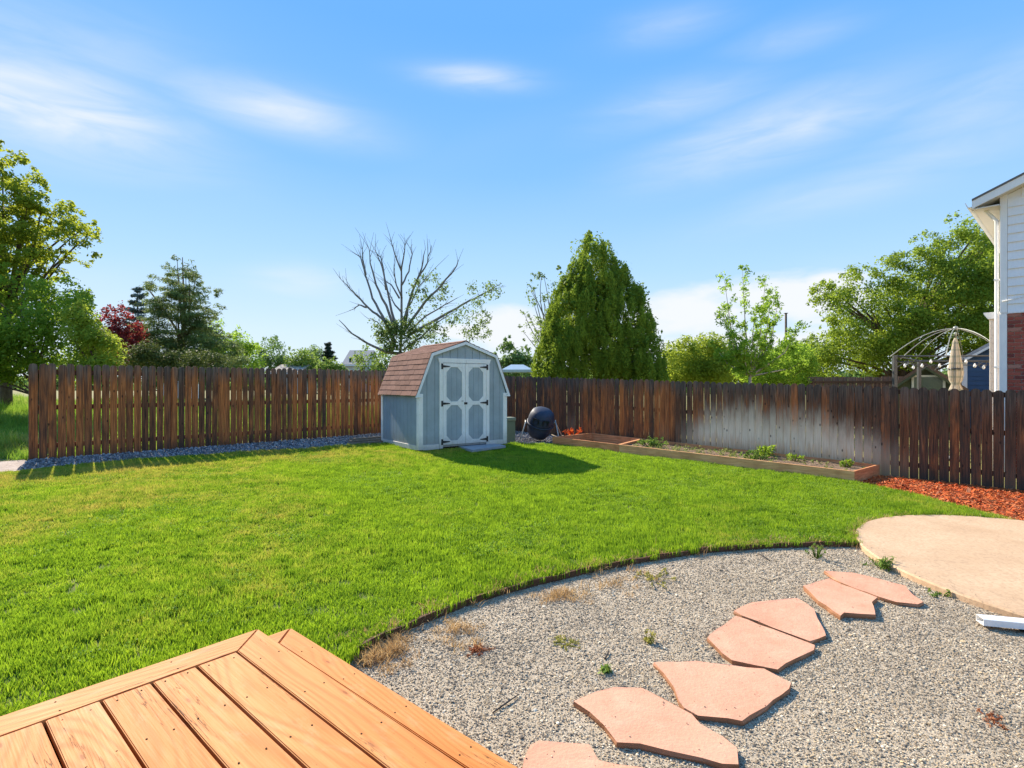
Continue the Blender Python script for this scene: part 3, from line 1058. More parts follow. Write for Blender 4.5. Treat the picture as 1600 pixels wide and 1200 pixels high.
def shed():
    A = Vector((-2.08, 12.0, 0)); ang = math.atan2(1.4, 1.93)
    Wd, Dp = 2.38, 2.10
    BZ = .45
    gb = gz(-1.6, 12.9)
    root = thing('garden_shed', 'blue grey barn-style garden shed with white trim, double doors and a brown shingle roof', 'shed', (A.x, A.y, gb), ang)
    z0 = BZ - gb

    def part(name, me, parent=root, loc=None, rot=None):
        return mobj(name, me, parent, loc, rot)

    H, KX, KZ, PZ = 1.23, .31, 2.13, 2.43
    prof = [(0, H), (KX, KZ), (Wd / 2, PZ), (Wd - KX, KZ), (Wd, H)]

    def ztop(x):
        for (x0, q0), (x1, q1) in zip(prof, prof[1:]):
            if x0 <= x <= x1: return q0 + (q1 - q0) * (x - x0) / (x1 - x0)
        return H
    # wall cores behind the siding: local x along the front, y to the back
    core = [(.012, 0), (Wd - .012, 0), (Wd - .012, H - .02)] + [(x + (0 if abs(x - Wd / 2) < .01 else .012 if x < Wd / 2 else -.012), z - .02) for x, z in prof[::-1][1:-1]] + [(.012, H - .02)]
    for y0, y1 in ((.014, .05), (Dp - .05, Dp - .014)):
        part('gable_wall', prism_mesh('gable_wall', [(x, z + z0) for x, z in core], 'y', y0, y1, BLUEGREY))
    for x0 in (.014, Wd - .05):
        part('side_wall', box_mesh('side_wall', (x0, .051, z0), (x0 + .036, Dp - .051, z0 + H - .02), BLUEGREY))
    # front siding boards
    bw = .20
    x = 0.0
    while x < Wd - .01:
        a, b = x + .004, min(x + bw, Wd) - .004
        mid = [q for q, _ in prof if a < q < b]
        tops = [(b, ztop(b) - .012)] + [(q, ztop(q) - .012) for q in mid[::-1]] + [(a, ztop(a) - .012)]
        part('siding_board', prism_mesh('siding_board', [(a, z0 + .0), (b, z0 + .0)] + [(q, z + z0) for q, z in tops], 'y', .0, .0135, BLUEGREY, .002))
        x += bw
    y = .0
    while y < Dp - .02:
        a, b = y + .004, min(y + bw, Dp) - .004
        part('siding_board', box_mesh('siding_board', (.0, a, z0), (.0135, b, z0 + H), BLUEGREY_WORN, .002))
        part('siding_board', box_mesh('siding_board', (Wd - .0135, a, z0), (Wd, b, z0 + H), BLUEGREY_WORN, .002))
        y += bw
    # corner and bottom trim
    def trim(lo, hi, nm='corner_trim', mat=WHITE):
        return part(nm, box_mesh(nm, (lo[0], lo[1], lo[2] + z0), (hi[0], hi[1], hi[2] + z0), mat, .003))
    trim((-.006, -.021, -.03), (.095, -.001, H)); trim((Wd - .095, -.021, -.03), (Wd + .006, -.001, H))
    trim((-.022, -.021, -.03), (-.0065, .08, H)); trim((-.022, Dp - .08, -.03), (-.001, Dp + .01, H))
    trim((Wd + .0065, -.021, -.03), (Wd + .022, .08, H)); trim((Wd + .001, Dp - .08, -.03), (Wd + .022, Dp + .01, H))
    trim((.0955, -.020, -.04), (.505, -.002, .075), 'bottom_trim'); trim((1.875, -.020, -.04), (Wd - .0955, -.002, .075), 'bottom_trim')
    trim((-.020, .0805, -.04), (-.002, Dp - .0805, .065), 'bottom_trim'); trim((Wd + .002, .0805, -.04), (Wd + .020, Dp - .0805, .065), 'bottom_trim')
    # skids under the floor
    for xs in (.12, 1.1, 2.1):
        part('skid', box_mesh('skid', (xs, .05, -.03), (xs + .1, Dp - .05, z0 - .045), DARK))
    part('floor', box_mesh('floor', (.02, .055, z0 - .042), (Wd - .02, Dp - .055, z0 - .004), DARK))
    # roof slopes
    ov = .07
    up = [(-.085, H - .045), (KX - .012, KZ + .018), (Wd / 2, PZ + .02)]
    yf, yb = -.055, Dp + .05

    def slope_frame(p, q):
        d = Vector((q[0] - p[0], 0, q[1] - p[1]))
        L = d.length
        d.normalize()
        nrm = Vector((-d.z, 0, d.x))
        return d, nrm, L
    for side in (0, 1):
        for si, (p, q) in enumerate(zip(up, up[1:])):
            d, nrm, L = slope_frame(p, q)
            def X(v):
                v = v.copy()
                if side: v.x = Wd - v.x
                v.z += z0
                return v
            # deck sheet under the shingles
            bm = bmesh.new()
            o3 = Vector((p[0], 0, p[1]))
            cs = []
            for yy in (yf + .01, yb - .01):
                for s_, h_ in ((.01, -.016), (L - .004, -.016), (L - .004, -.001), (.01, -.001)):
                    v = o3 + d * s_ + nrm * h_
                    v.y = yy
                    cs.append(bm.verts.new(X(v)))
            for k in range(4): bm.faces.new((cs[k], cs[(k + 1) % 4], cs[4 + (k + 1) % 4], cs[4 + k]))
            bm.faces.new(cs[:4]); bm.faces.new(cs[4:][::-1])
            part('roof_sheet', bm_mesh(bm, 'roof_sheet', DARK))
            courses = 8 if si == 0 else 7
            ex = L / courses
            tabs = 8
            tw = (yb - yf) / tabs
            joined = bmesh.new() if side else None
            if not side:
                bm = bmesh.new()
                add_box(bm, (0, 0, 0), (ex + .05, tw - .006, .007))
                me_tab = bm_mesh(bm, 'shingle', SHINGLE)
                me_half = None
            for c in range(courses):
                o3 = Vector((p[0], 0, p[1])) + d * (c * ex)
                tilt = .012 / (ex)
                y = yf - (tw / 2 if c % 2 else 0)
                while y < yb - .01:
                    ya, yb_ = max(y, yf), min(y + tw, yb)
                    if yb_ - ya < .03:
                        y += tw; continue
                    a = Vector((o3.x, ya, o3.z)) + nrm * (.012 + rnd.uniform(0, .003)) - d * rnd.uniform(0, .006)
                    dd = (d - nrm * .075).normalized()
                    nn = Vector((-dd.z, 0, dd.x))
                    M = Matrix(((dd.x, 0, nn.x, a.x), (0, 1, 0, a.y), (dd.z, 0, nn.z, a.z + z0), (0, 0, 0, 1)))
                    lx = min(ex + .045, L - c * ex + .012)
                    if not side:
                        bm = bmesh.new()
                        add_box(bm, (0, 0, 0), (lx, yb_ - ya - .007, .007))
                        o = part('shingle', bm_mesh(bm, 'shingle', SHINGLE))
                        o.matrix_local = M
                    else:
                        Mm = Matrix.Translation((Wd, 0, 0)) @ Matrix.Diagonal((-1, 1, 1, 1)) @ M
                        add_box(joined, (0, 0, 0), (lx, yb_ - ya - .007, .007), Mm)
                    y += tw
            if side:
                o = part('shingles', bm_mesh(joined, 'shingles', SHINGLE))
                o['kind'] = 'stuff'
    part('ridge_cap', prism_mesh('ridge_cap', [(Wd / 2 - .11, z0 + PZ + .012), (Wd / 2, z0 + PZ + .043), (Wd / 2 + .11, z0 + PZ + .012), (Wd / 2, z0 + PZ + .052)][::1], 'y', yf, yb, SHINGLE))
    # rake trim following the gambrel
    outer = [(-.09, H - .055), (KX - .014, KZ + .014), (Wd / 2, PZ + .018), (Wd - KX + .014, KZ + .014), (Wd + .09, H - .055)]
    inner = [(-.03, H - .055), (KX + .030, KZ - .040), (Wd / 2, PZ - .052), (Wd - KX - .030, KZ - .040), (Wd + .03, H - .055)]
    for y0, y1 in ((-.055, -.026), (Dp + .02, Dp + .045)):
        for k in range(4):
            quad = [outer[k], outer[k + 1], inner[k + 1], inner[k]]
            part('rake_trim', prism_mesh('rake_trim', [(x, z + z0) for x, z in quad], 'y', y0, y1, WHITE_CLEAN))
    for xa in (-.095, Wd - .03):
        part('eave_return', box_mesh('eave_return', (xa, -.058, z0 + H - .085), (xa + .125, -.0215, z0 + H - .056), WHITE_CLEAN, .002))
    # door opening trim
    dx0, dx1, dz0, dz1 = .60, 1.78, .05, 1.93
    part('door_trim', box_mesh('door_trim', (.508, -.030, z0 - .03), (.594, -.002, z0 + dz1 + .01), WHITE, .003))
    part('door_trim', box_mesh('door_trim', (1.786, -.030, z0 - .03), (1.872, -.002, z0 + dz1 + .01), WHITE, .003))
    part('door_trim', prism_mesh('door_trim', [(.50, z0 + dz1 + .012), (1.88, z0 + dz1 + .012), (1.91, z0 + dz1 + .115), (.47, z0 + dz1 + .115)], 'y', -.034, -.002, WHITE))
    mid = (dx0 + dx1) / 2
    for k, (a, b) in enumerate(((dx0, mid - .004), (mid + .004, dx1))):
        # the door: a backing leaf is the panel siding
        me = box_mesh('door', (a, -.012, z0 + dz0), (b, -.0025, z0 + dz1), BLUEGREY)
        door = part('door', me)
        def dp(nm, me):
            return mobj(nm, me, door)
        st, rl = .088, .09
        zm = z0 + 1.00
        y0, y1 = -.030, -.0125
        dp('stile', box_mesh('stile', (a, y0, z0 + dz0), (a + st, y1, z0 + dz1), WHITE, .002))
        dp('stile', box_mesh('stile', (b - st, y0, z0 + dz0), (b, y1, z0 + dz1), WHITE, .002))
        for zz in (z0 + dz0, zm - rl / 2, z0 + dz1 - rl):
            dp('rail', box_mesh('rail', (a + st + .001, y0 + .001, zz), (b - st - .001, y1, zz + rl), WHITE, .002))
        g = .115
        for (lo, hi) in ((z0 + dz0 + rl, zm - rl / 2), (zm + rl / 2, z0 + dz1 - rl)):
            xa, xb = a + st + .0015, b - st - .0015
            lo += .0015; hi -= .0015
            for tri in ([(xa, lo), (xa + g, lo), (xa, lo + g)], [(xb, lo), (xb, lo + g), (xb - g, lo)],
                        [(xa, hi), (xa, hi - g), (xa + g, hi)], [(xb, hi), (xb - g, hi), (xb, hi - g)]):
                dp('corner_gusset', prism_mesh('corner_gusset', tri, 'y', y0 + .002, y1, WHITE))
            # boards of the octagon panel
            nb = 3
            for q in range(nb):
                pa, pb = xa + (xb - xa) * q / nb + .004, xa + (xb - xa) * (q + 1) / nb - .004
                dp('panel_board', box_mesh('panel_board', (pa, -.0175, lo), (pb, -.0122, hi), BLUEGREY, .001))
        sgn = 1 if k == 0 else -1
        hx = a if k == 0 else b
        for hz in (z0 + dz1 - .075, zm, z0 + dz0 + .07):
            bm = bmesh.new()
            add_box(bm, (min(hx - sgn * .052, hx - sgn * .004), -.037, hz - .065), (max(hx - sgn * .052, hx - sgn * .004), -.0305, hz + .065))
            s0, s1 = hx + sgn * .0, hx + sgn * .17
            poly = [(s0, hz - .028), (s1, hz - .010), (s1 + sgn * .012, hz), (s1, hz + .010), (s0, hz + .028)]
            add_prism(bm, poly if sgn > 0 else poly[::-1], 'y', -.036, -.0305)
            dp('hinge', bm_mesh(bm, 'hinge', BLACK_METAL))
        if k == 0:
            bm = bmesh.new()
            add_box(bm, (b - .03, -.040, zm - .03), (b + .055, -.0305, zm + .02))
            add_box(bm, (b - .10, -.036, zm + .045), (b - .05, -.0305, zm + .055))
            dp('latch', bm_mesh(bm, 'latch', BLACK_METAL))
    return root, ang
SHED, SHED_ANG = shed()


def ramp_board():
    # flat grey board lying on the grass in front of the doors
    q = [atg(702, 692, .12), atg(752, 688, .12), atg(790, 697, .12), atg(738, 704, .12)]
    c = sum(q, Vector()) / 4
    m = plain('grey_slab', (.33, .33, .35), .8, .12, 9)
    me = prism_mesh('ramp_board', [(p.x - c.x, p.y - c.y) for p in q], 'z', -.06, 0, m, .006)
    o = mobj('ramp_board', me)
    o.location = (c.x, c.y, c.z)
    tag(o, 'flat pale grey ramp slab lying on the grass before the shed doors', 'ramp')
ramp_board()


# ------------------------------------------------------------------ raised beds
def planters():
    def bed(label, corners, hb, mats, zt=.20):
        c0 = corners[0]
        root = thing('raised_bed', label, 'planter', (c0.x, c0.y, gz(c0.x, c0.y)))
        n = len(corners)
        for i in range(n):
            a, b = corners[i], corners[(i + 1) % n]
            d = (b - a); L = d.length; d.normalize()
            nrm = Vector((-d.y, d.x, 0))          # inwards for counter-clockwise order
            a2 = a + (d * .04 if i % 2 else Vector())
            b2 = b - (d * .04 if i % 2 else Vector())
            L2 = (b2 - a2).length
            za, zb = gz(a2.x, a2.y), gz(b2.x, b2.y)
            bm = bmesh.new()
            vs = []
            for x, zz in ((0, za), (L2, zb)):
                for yv, q in ((0, -.04), (.038, -.04), (.038, zt), (0, zt)):
                    vs.append(bm.verts.new((x, yv, zz - za + q)))
            for k in range(4): bm.faces.new((vs[k], vs[(k + 1) % 4], vs[4 + (k + 1) % 4], vs[4 + k]))
            bm.faces.new(vs[:4]); bm.faces.new(vs[4:][::-1])
            bmesh.ops.bevel(bm, geom=list(bm.edges), offset=.003, segments=1, affect='EDGES')
            o = mobj('bed_board', bm_mesh(bm, 'bed_board', mats[i]), root)
            o.location = Vector((a2.x, a2.y, za)) - root.location
            o.rotation_euler = (0, 0, math.atan2(d.y, d.x))
        cen = sum(corners, Vector()) / n
        ins = [c + (cen - c).normalized() * .05 for c in corners]
        return root, ins
    soil = ground_mat('bed_soil', ((.19, .125, .08), (.30, .21, .14), (.10, .06, .04)), (3, 30), 1.0)
    dark_soil = ground_mat('dark_bed_soil', ((.09, .05, .03), (.14, .08, .05), (.05, .03, .02)), (3, 30), 1.0)

    def fill(root, ins, dz, mat, name='soil'):
        N = 16
        rows = []
        bm = bmesh.new()
        for i in range(N + 1):
            row = []
            for j in range(7):
                u, v = i / N, j / 6
                p = ins[0].lerp(ins[1], u).lerp(ins[3].lerp(ins[2], u), v)
                h = dz + .02 * math.sin(7 * u + 3 * v) + rnd.uniform(-.012, .012)
                row.append(bm.verts.new((p.x - root.location.x, p.y - root.location.y, gz(p.x, p.y) + h - root.location.z)))
            rows.append(row)
        for a, b in zip(rows, rows[1:]):
            for j in range(6): bm.faces.new((a[j], b[j], b[j + 1], a[j + 1]))
        mobj(name, bm_mesh(bm, name, mat, True), root)
    r1, i1 = bed('long low wooden planter full of soil and weeds in front of the bleached fence boards', [QD0 + (Q1 - Q0).normalized() * .003, Q1, Q2, QD1 + (Q2 - Q3).normalized() * .003], .2,
                 [BED_WOOD_PALE, BED_WOOD, BED_WOOD, BED_WOOD], .235)
    fill(r1, i1, .16, soil)
    r2, i2 = bed('short empty wooden planter of reddish boards next to the compost tumbler', [Q0, QD0 - (Q1 - Q0).normalized() * .003, QD1 - (Q2 - Q3).normalized() * .003, Q3], .2,
                 [BED_WOOD, BED_WOOD_PALE, BED_WOOD, BED_WOOD], .235)
    fill(r2, i2, .03, dark_soil)
    return i1, i2
BED_IN, BED2_IN = planters()


# ------------------------------------------------------------------ stepping stones
def stones():
    m, t, b = newmat('red_sandstone')
    geo = t.n('ShaderNodeNewGeometry').outputs['Position']
    n1 = t.noise(geo, 3.0, 5, .6); n2 = t.noise(geo, 60, 3, .6)
    c = t.mix(t.rng(n1, .3, .7), (.58, .255, .155), (.67, .34, .22))
    c = t.mix(t.rng(n2, .5, .8, 0, .35), c, (.42, .20, .12))
    vo = t.n('ShaderNodeTexVoronoi', {'Vector': geo, 'Scale': 22.0}, feature='F1')
    sp = t.math('MULTIPLY', t.rng(vo.outputs['Distance'], .14, .09), t.rng(t.n('ShaderNodeSeparateColor', {0: vo.outputs['Color']}).outputs[0], .8, .82))
    c = t.mix(t.math('MULTIPLY', sp, .6), c, (.17, .08, .05))
    orr = t.n('ShaderNodeObjectInfo').outputs['Random']
    c = t.mix(t.math('MULTIPLY', orr, .45), c, (.70, .38, .24))
    n4 = t.noise(geo, 7.0, 6, .7, .6)
    c = t.mix(t.rng(n4, .52, .72, 0, .5), c, (.68, .42, .28))
    c = t.mix(t.rng(n4, .46, .30, 0, .35), c, (.46, .21, .12))
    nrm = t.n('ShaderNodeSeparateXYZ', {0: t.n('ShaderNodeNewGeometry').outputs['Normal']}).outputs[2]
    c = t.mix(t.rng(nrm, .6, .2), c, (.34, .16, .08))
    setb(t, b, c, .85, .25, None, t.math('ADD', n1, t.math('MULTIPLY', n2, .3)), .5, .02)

    def c3(l): return [(800 + x / 3.2, 980 + y / 3.2) for x, y in l]
    def c4(l): return [(1080 + x / 3.077, 800 + y / 3.077) for x, y in l]
    S = [
        ('rounded sandstone slab touching the deck step at the bottom', c3([(40, 760), (62, 655), (92, 590), (135, 567), (270, 577), (385, 583), (410, 625), (432, 663), (520, 685), (640, 698), (760, 740), (740, 900), (300, 960), (80, 900)])),
        ('long pointed sandstone slab between the bottom slab and the wide one', c3([(308, 370), (420, 322), (510, 300), (650, 302), (760, 360), (900, 435), (940, 480), (1060, 550), (1125, 603), (1132, 685), (1050, 682), (950, 652), (780, 615), (640, 582), (525, 574), (460, 490), (390, 425)])),
        ('wide sandstone slab in the middle with a sharp left tip', c3([(710, 175), (920, 168), (1260, 208), (1395, 280), (1385, 308), (1270, 395), (1190, 440), (1150, 468), (1080, 456), (930, 440), (860, 402), (835, 370), (810, 300), (760, 230)])),
        ('broad six-sided sandstone slab with chipped front edges', c4([(215, 497), (595, 640), (590, 662), (500, 705), (455, 727), (415, 755), (195, 712), (150, 680), (78, 605), (92, 588)])),
        ('speckled sandstone slab butted against the back of the broad six-sided one', c4([(205, 475), (290, 435), (510, 412), (590, 465), (607, 510), (648, 593), (570, 620), (395, 556), (245, 498)])),
        ('notched sandstone slab overlapping the slab nearest the concrete pad', c4([(538, 355), (665, 318), (720, 345), (895, 410), (868, 432), (885, 493), (735, 484), (718, 498), (610, 425)])),
        ('narrow reddish sandstone slab nearest the round concrete pad', c4([(640, 282), (775, 292), (900, 320), (1030, 355), (1065, 395), (1115, 433), (1090, 443), (985, 432), (905, 408), (720, 338)])),
    ]
    for k, (lab, px) in enumerate(S):
        dz = .030 if k != 5 else .040
        q = [atg(x, y, dz) for x, y in px]
        c = sum(q, Vector()) / len(q)
        # roughen the outline
        out = []
        for a, b_ in zip(q, q[1:] + q[:1]):
            out.append(a)
            seg = (b_ - a)
            nsp = int(seg.length / .09)
            nn = Vector((-seg.y, seg.x, 0)).normalized() if seg.length > 1e-6 else Vector()
            for i in range(1, nsp):
                out.append(a.lerp(b_, i / nsp) + nn * rnd.uniform(-.007, .007))
        bm = bmesh.new()
        top = [bm.verts.new(p - c + Vector((0, 0, rnd.uniform(-.002, .002)))) for p in out]
        inn = top
        cc = Vector()
        midv = [bm.verts.new((p - c) * 1.008 + Vector((rnd.uniform(-.005, .005), rnd.uniform(-.005, .005), -.014 - rnd.uniform(0, .008)))) for p in out]
        bot = [bm.verts.new((p - c) * .97 + Vector((0, 0, -.075))) for p in out]
        n = len(out)
        f = bm.faces.new(top)
        for r0, r1 in ((top, midv), (midv, bot)):
            for i in range(n): bm.faces.new((r0[i], r1[i], r1[(i + 1) % n], r0[(i + 1) % n]))
        bm.faces.new(bot[::-1])
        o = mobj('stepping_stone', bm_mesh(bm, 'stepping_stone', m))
        o.location = c
        tag(o, lab, 'stepping stone', 'sandstone stepping stones in the gravel')
        STONES.append([(p.x, p.y) for p in out])
STONES = []
stones()


# ------------------------------------------------------------------ gravel, mulch, grass (scattered)
def pebble(name, seed, mat, flat=.7):
    r = random.Random(seed)
    bm = bmesh.new()
    bmesh.ops.create_icosphere(bm, subdivisions=1, radius=1.0)
    for v in bm.verts:
        v.co = Vector((v.co.x * r.uniform(.7, 1.2), v.co.y * r.uniform(.6, 1.0), v.co.z * flat * r.uniform(.7, 1.1)))
    return bm_mesh(bm, name, mat)


def rand_in(poly, n, rs, dens=None):
    p = np.asarray(poly)
    lo, hi = p.min(0), p.max(0)
    out = []
    got = 0
    while got < n:
        q = rs.uniform(lo, hi, (n * 2, 2))
        k = inside(poly, q[:, 0], q[:, 1])
        if dens is not None: k &= rs.rand(len(q)) < dens(q[:, 0], q[:, 1])
        q = q[k]
        out.append(q); got += len(q)
    return np.concatenate(out)[:n]


def visible(q, z=.2, m=90):
    px = 800 + F * q[:, 0] / np.maximum(q[:, 1], .01)
    py = 600 + F * (EYE - z) / np.maximum(q[:, 1], .01)
    return (q[:, 1] > .5) & (px > -m) & (px < 1600 + m) & (py < 1200 + 2.0 * m)


def deck_uv(q):
    return q[:, 0] * E1.x + q[:, 1] * E1.y, q[:, 0] * E2.x + q[:, 1] * E2.y


def gravel_scatter():
    cols = [(.50, .40, .27), (.27, .21, .15), (.66, .54, .38), (.38, .30, .21), (.54, .39, .22), (.11, .09, .07), (.55, .44, .30), (.33, .27, .195), (.80, .68, .50), (.44, .33, .20), (.18, .15, .115), (.30, .22, .14)]
    m = stone_bits('gravel_stone', cols)
    src = [pebble('pebble', s, m, .42) for s in range(4)]
    n = 250000
    q = rand_in(GRAVEL, n, RS, lambda x, y: np.clip((3.6 / np.maximum(y, 1)) ** 1.3, .2, 1) * (y > 1.9))
    q = q[visible(q)]
    for s in STONES: q = q[~inside(s, q[:, 0], q[:, 1])]
    u, v = deck_uv(q)
    q = q[v > STEP_R - .03]
    n = len(q)
    sz = RS.lognormal(math.log(.0042), .38, n) * np.clip(.8 + q[:, 1] * .07, 1, 1.5)
    pts = np.c_[q, gz_np(q[:, 0], q[:, 1]) + sz * .12 + RS.uniform(0, .003, n)]
    scl = np.repeat(sz[:, None], 3, 1)
    extra = [(*pad_pt(a, PAD_R - abs(RS.normal(0, .12))), .062) for a in RS.uniform(2.7, 5.6, 150)]
    for si, poly in enumerate(STONES):
        cx, cy = np.mean(poly, 0)
        for _ in range(16):
            a = poly[RS.randint(len(poly))]
            f = RS.uniform(.6, .99)
            extra.append((cx + (a[0] - cx) * f, cy + (a[1] - cy) * f, .032 if si != 5 else .042))
    ex = np.array(extra)
    es = RS.lognormal(math.log(.0034), .3, len(ex))
    pts = np.r_[pts, np.c_[ex[:, :2], gz_np(ex[:, 0], ex[:, 1]) + ex[:, 2] + es * .2]]
    scl = np.r_[scl, np.repeat(es[:, None], 3, 1)]
    n = len(pts)
    o = instancer('gravel_stones', pts, np.c_[RS.normal(0, .3, n), RS.normal(0, .3, n), RS.uniform(0, 6.28, n)], scl, RS.randint(0, 4, n), src)
    tag(o, 'fine grey and tan crushed gravel around the stepping stones', None, None, 'stuff')
    # coarse grey border gravel
    cols2 = [(.20, .20, .22), (.11, .11, .12), (.32, .31, .32), (.15, .15, .165), (.42, .40, .38), (.24, .22, .22), (.09, .09, .10), (.28, .27, .30)]
    m2 = stone_bits('border_stone', cols2)
    src2 = [pebble('cobble', 50 + s, m2) for s in range(3)]
    n = 15000
    q = rand_in(STRIP, n, RS)
    q = q[visible(q)]
    n = len(q)
    sz = RS.lognormal(math.log(.019), .3, n)
    pts = np.c_[q, gz_np(q[:, 0], q[:, 1]) + .015 + sz * .3]
    o = instancer('border_stones', pts, RS.uniform(0, 6.28, (n, 3)), np.repeat(sz[:, None], 3, 1), RS.randint(0, 3, n), src2)
    tag(o, 'coarse blue grey stones along the foot of the left fence', None, None, 'stuff')
    # mulch chips
    m3, t, b = newmat('mulch_chip')
    r = t.n('ShaderNodeObjectInfo').outputs['Random']
    setb(t, b, t.ramp(r, [(0, (.52, .085, .018)), (.3, (.64, .13, .028)), (.5, (.24, .05, .02)), (.7, (.70, .19, .045)), (.88, (.46, .17, .08)), (1, (.32, .06, .022))]), .8, .25)
    src3 = []
    for s in range(3):
        rr = random.Random(s)
        bm = bmesh.new()
        vs = add_box(bm, (-1, -.22, -.07), (1, .22, .07))
        for v in vs: v.co += Vector((rr.uniform(-.2, .2), rr.uniform(-.08, .08), rr.uniform(-.05, .05)))
        src3.append(bm_mesh(bm, 'chip', m3))
    n = 16000
    q = rand_in(MULCH, n, RS)
    q = q[visible(q, m=60)]
    n = len(q)
    sz = RS.lognormal(math.log(.026), .35, n)
    pts = np.c_[q, gz_np(q[:, 0], q[:, 1]) + .02 + RS.uniform(0, .022, n)]
    rot = np.c_[RS.normal(0, .3, n), RS.normal(0, .3, n), RS.uniform(0, 6.28, n)]
    o = instancer('mulch_chips', pts, rot, np.repeat(sz[:, None], 3, 1), RS.randint(0, 3, n), src3)
    tag(o, 'red shredded bark mulch between the pad and the right fence', None, None, 'stuff')
gravel_scatter()


def tuft_mesh(name, seed, mat, blades=30, rad=.055, h=(.04, .085), w=.0032, lean=.5):
    rs = np.random.RandomState(seed)
    V, Fc, T = [], [], []
    for i in range(blades):
        a = rs.uniform(0, 6.28); r = rad * math.sqrt(rs.rand())
        bx, by = r * math.cos(a), r * math.sin(a)
        hh = rs.uniform(*h)
        da = rs.uniform(0, 6.28); ln = rs.uniform(.1, lean) * hh
        ox, oy = math.cos(da) * ln, math.sin(da) * ln
        sa = rs.uniform(0, 3.14)
        sx, sy = math.cos(sa) * w, math.sin(sa) * w
        k = len(V)
        V += [(bx - sx, by - sy, -.01), (bx + sx, by + sy, -.01), (bx + ox * .4 + sx * .8, by + oy * .4 + sy * .8, hh * .6),
              (bx + ox * .4 - sx * .8, by + oy * .4 - sy * .8, hh * .6), (bx + ox, by + oy, hh)]
        Fc += [(k, k + 1, k + 2), (k, k + 2, k + 3), (k + 3, k + 2, k + 4)]
        T += [rs.rand()] * 5
    return np_mesh(name, V, Fc, mat, {'tint': T})


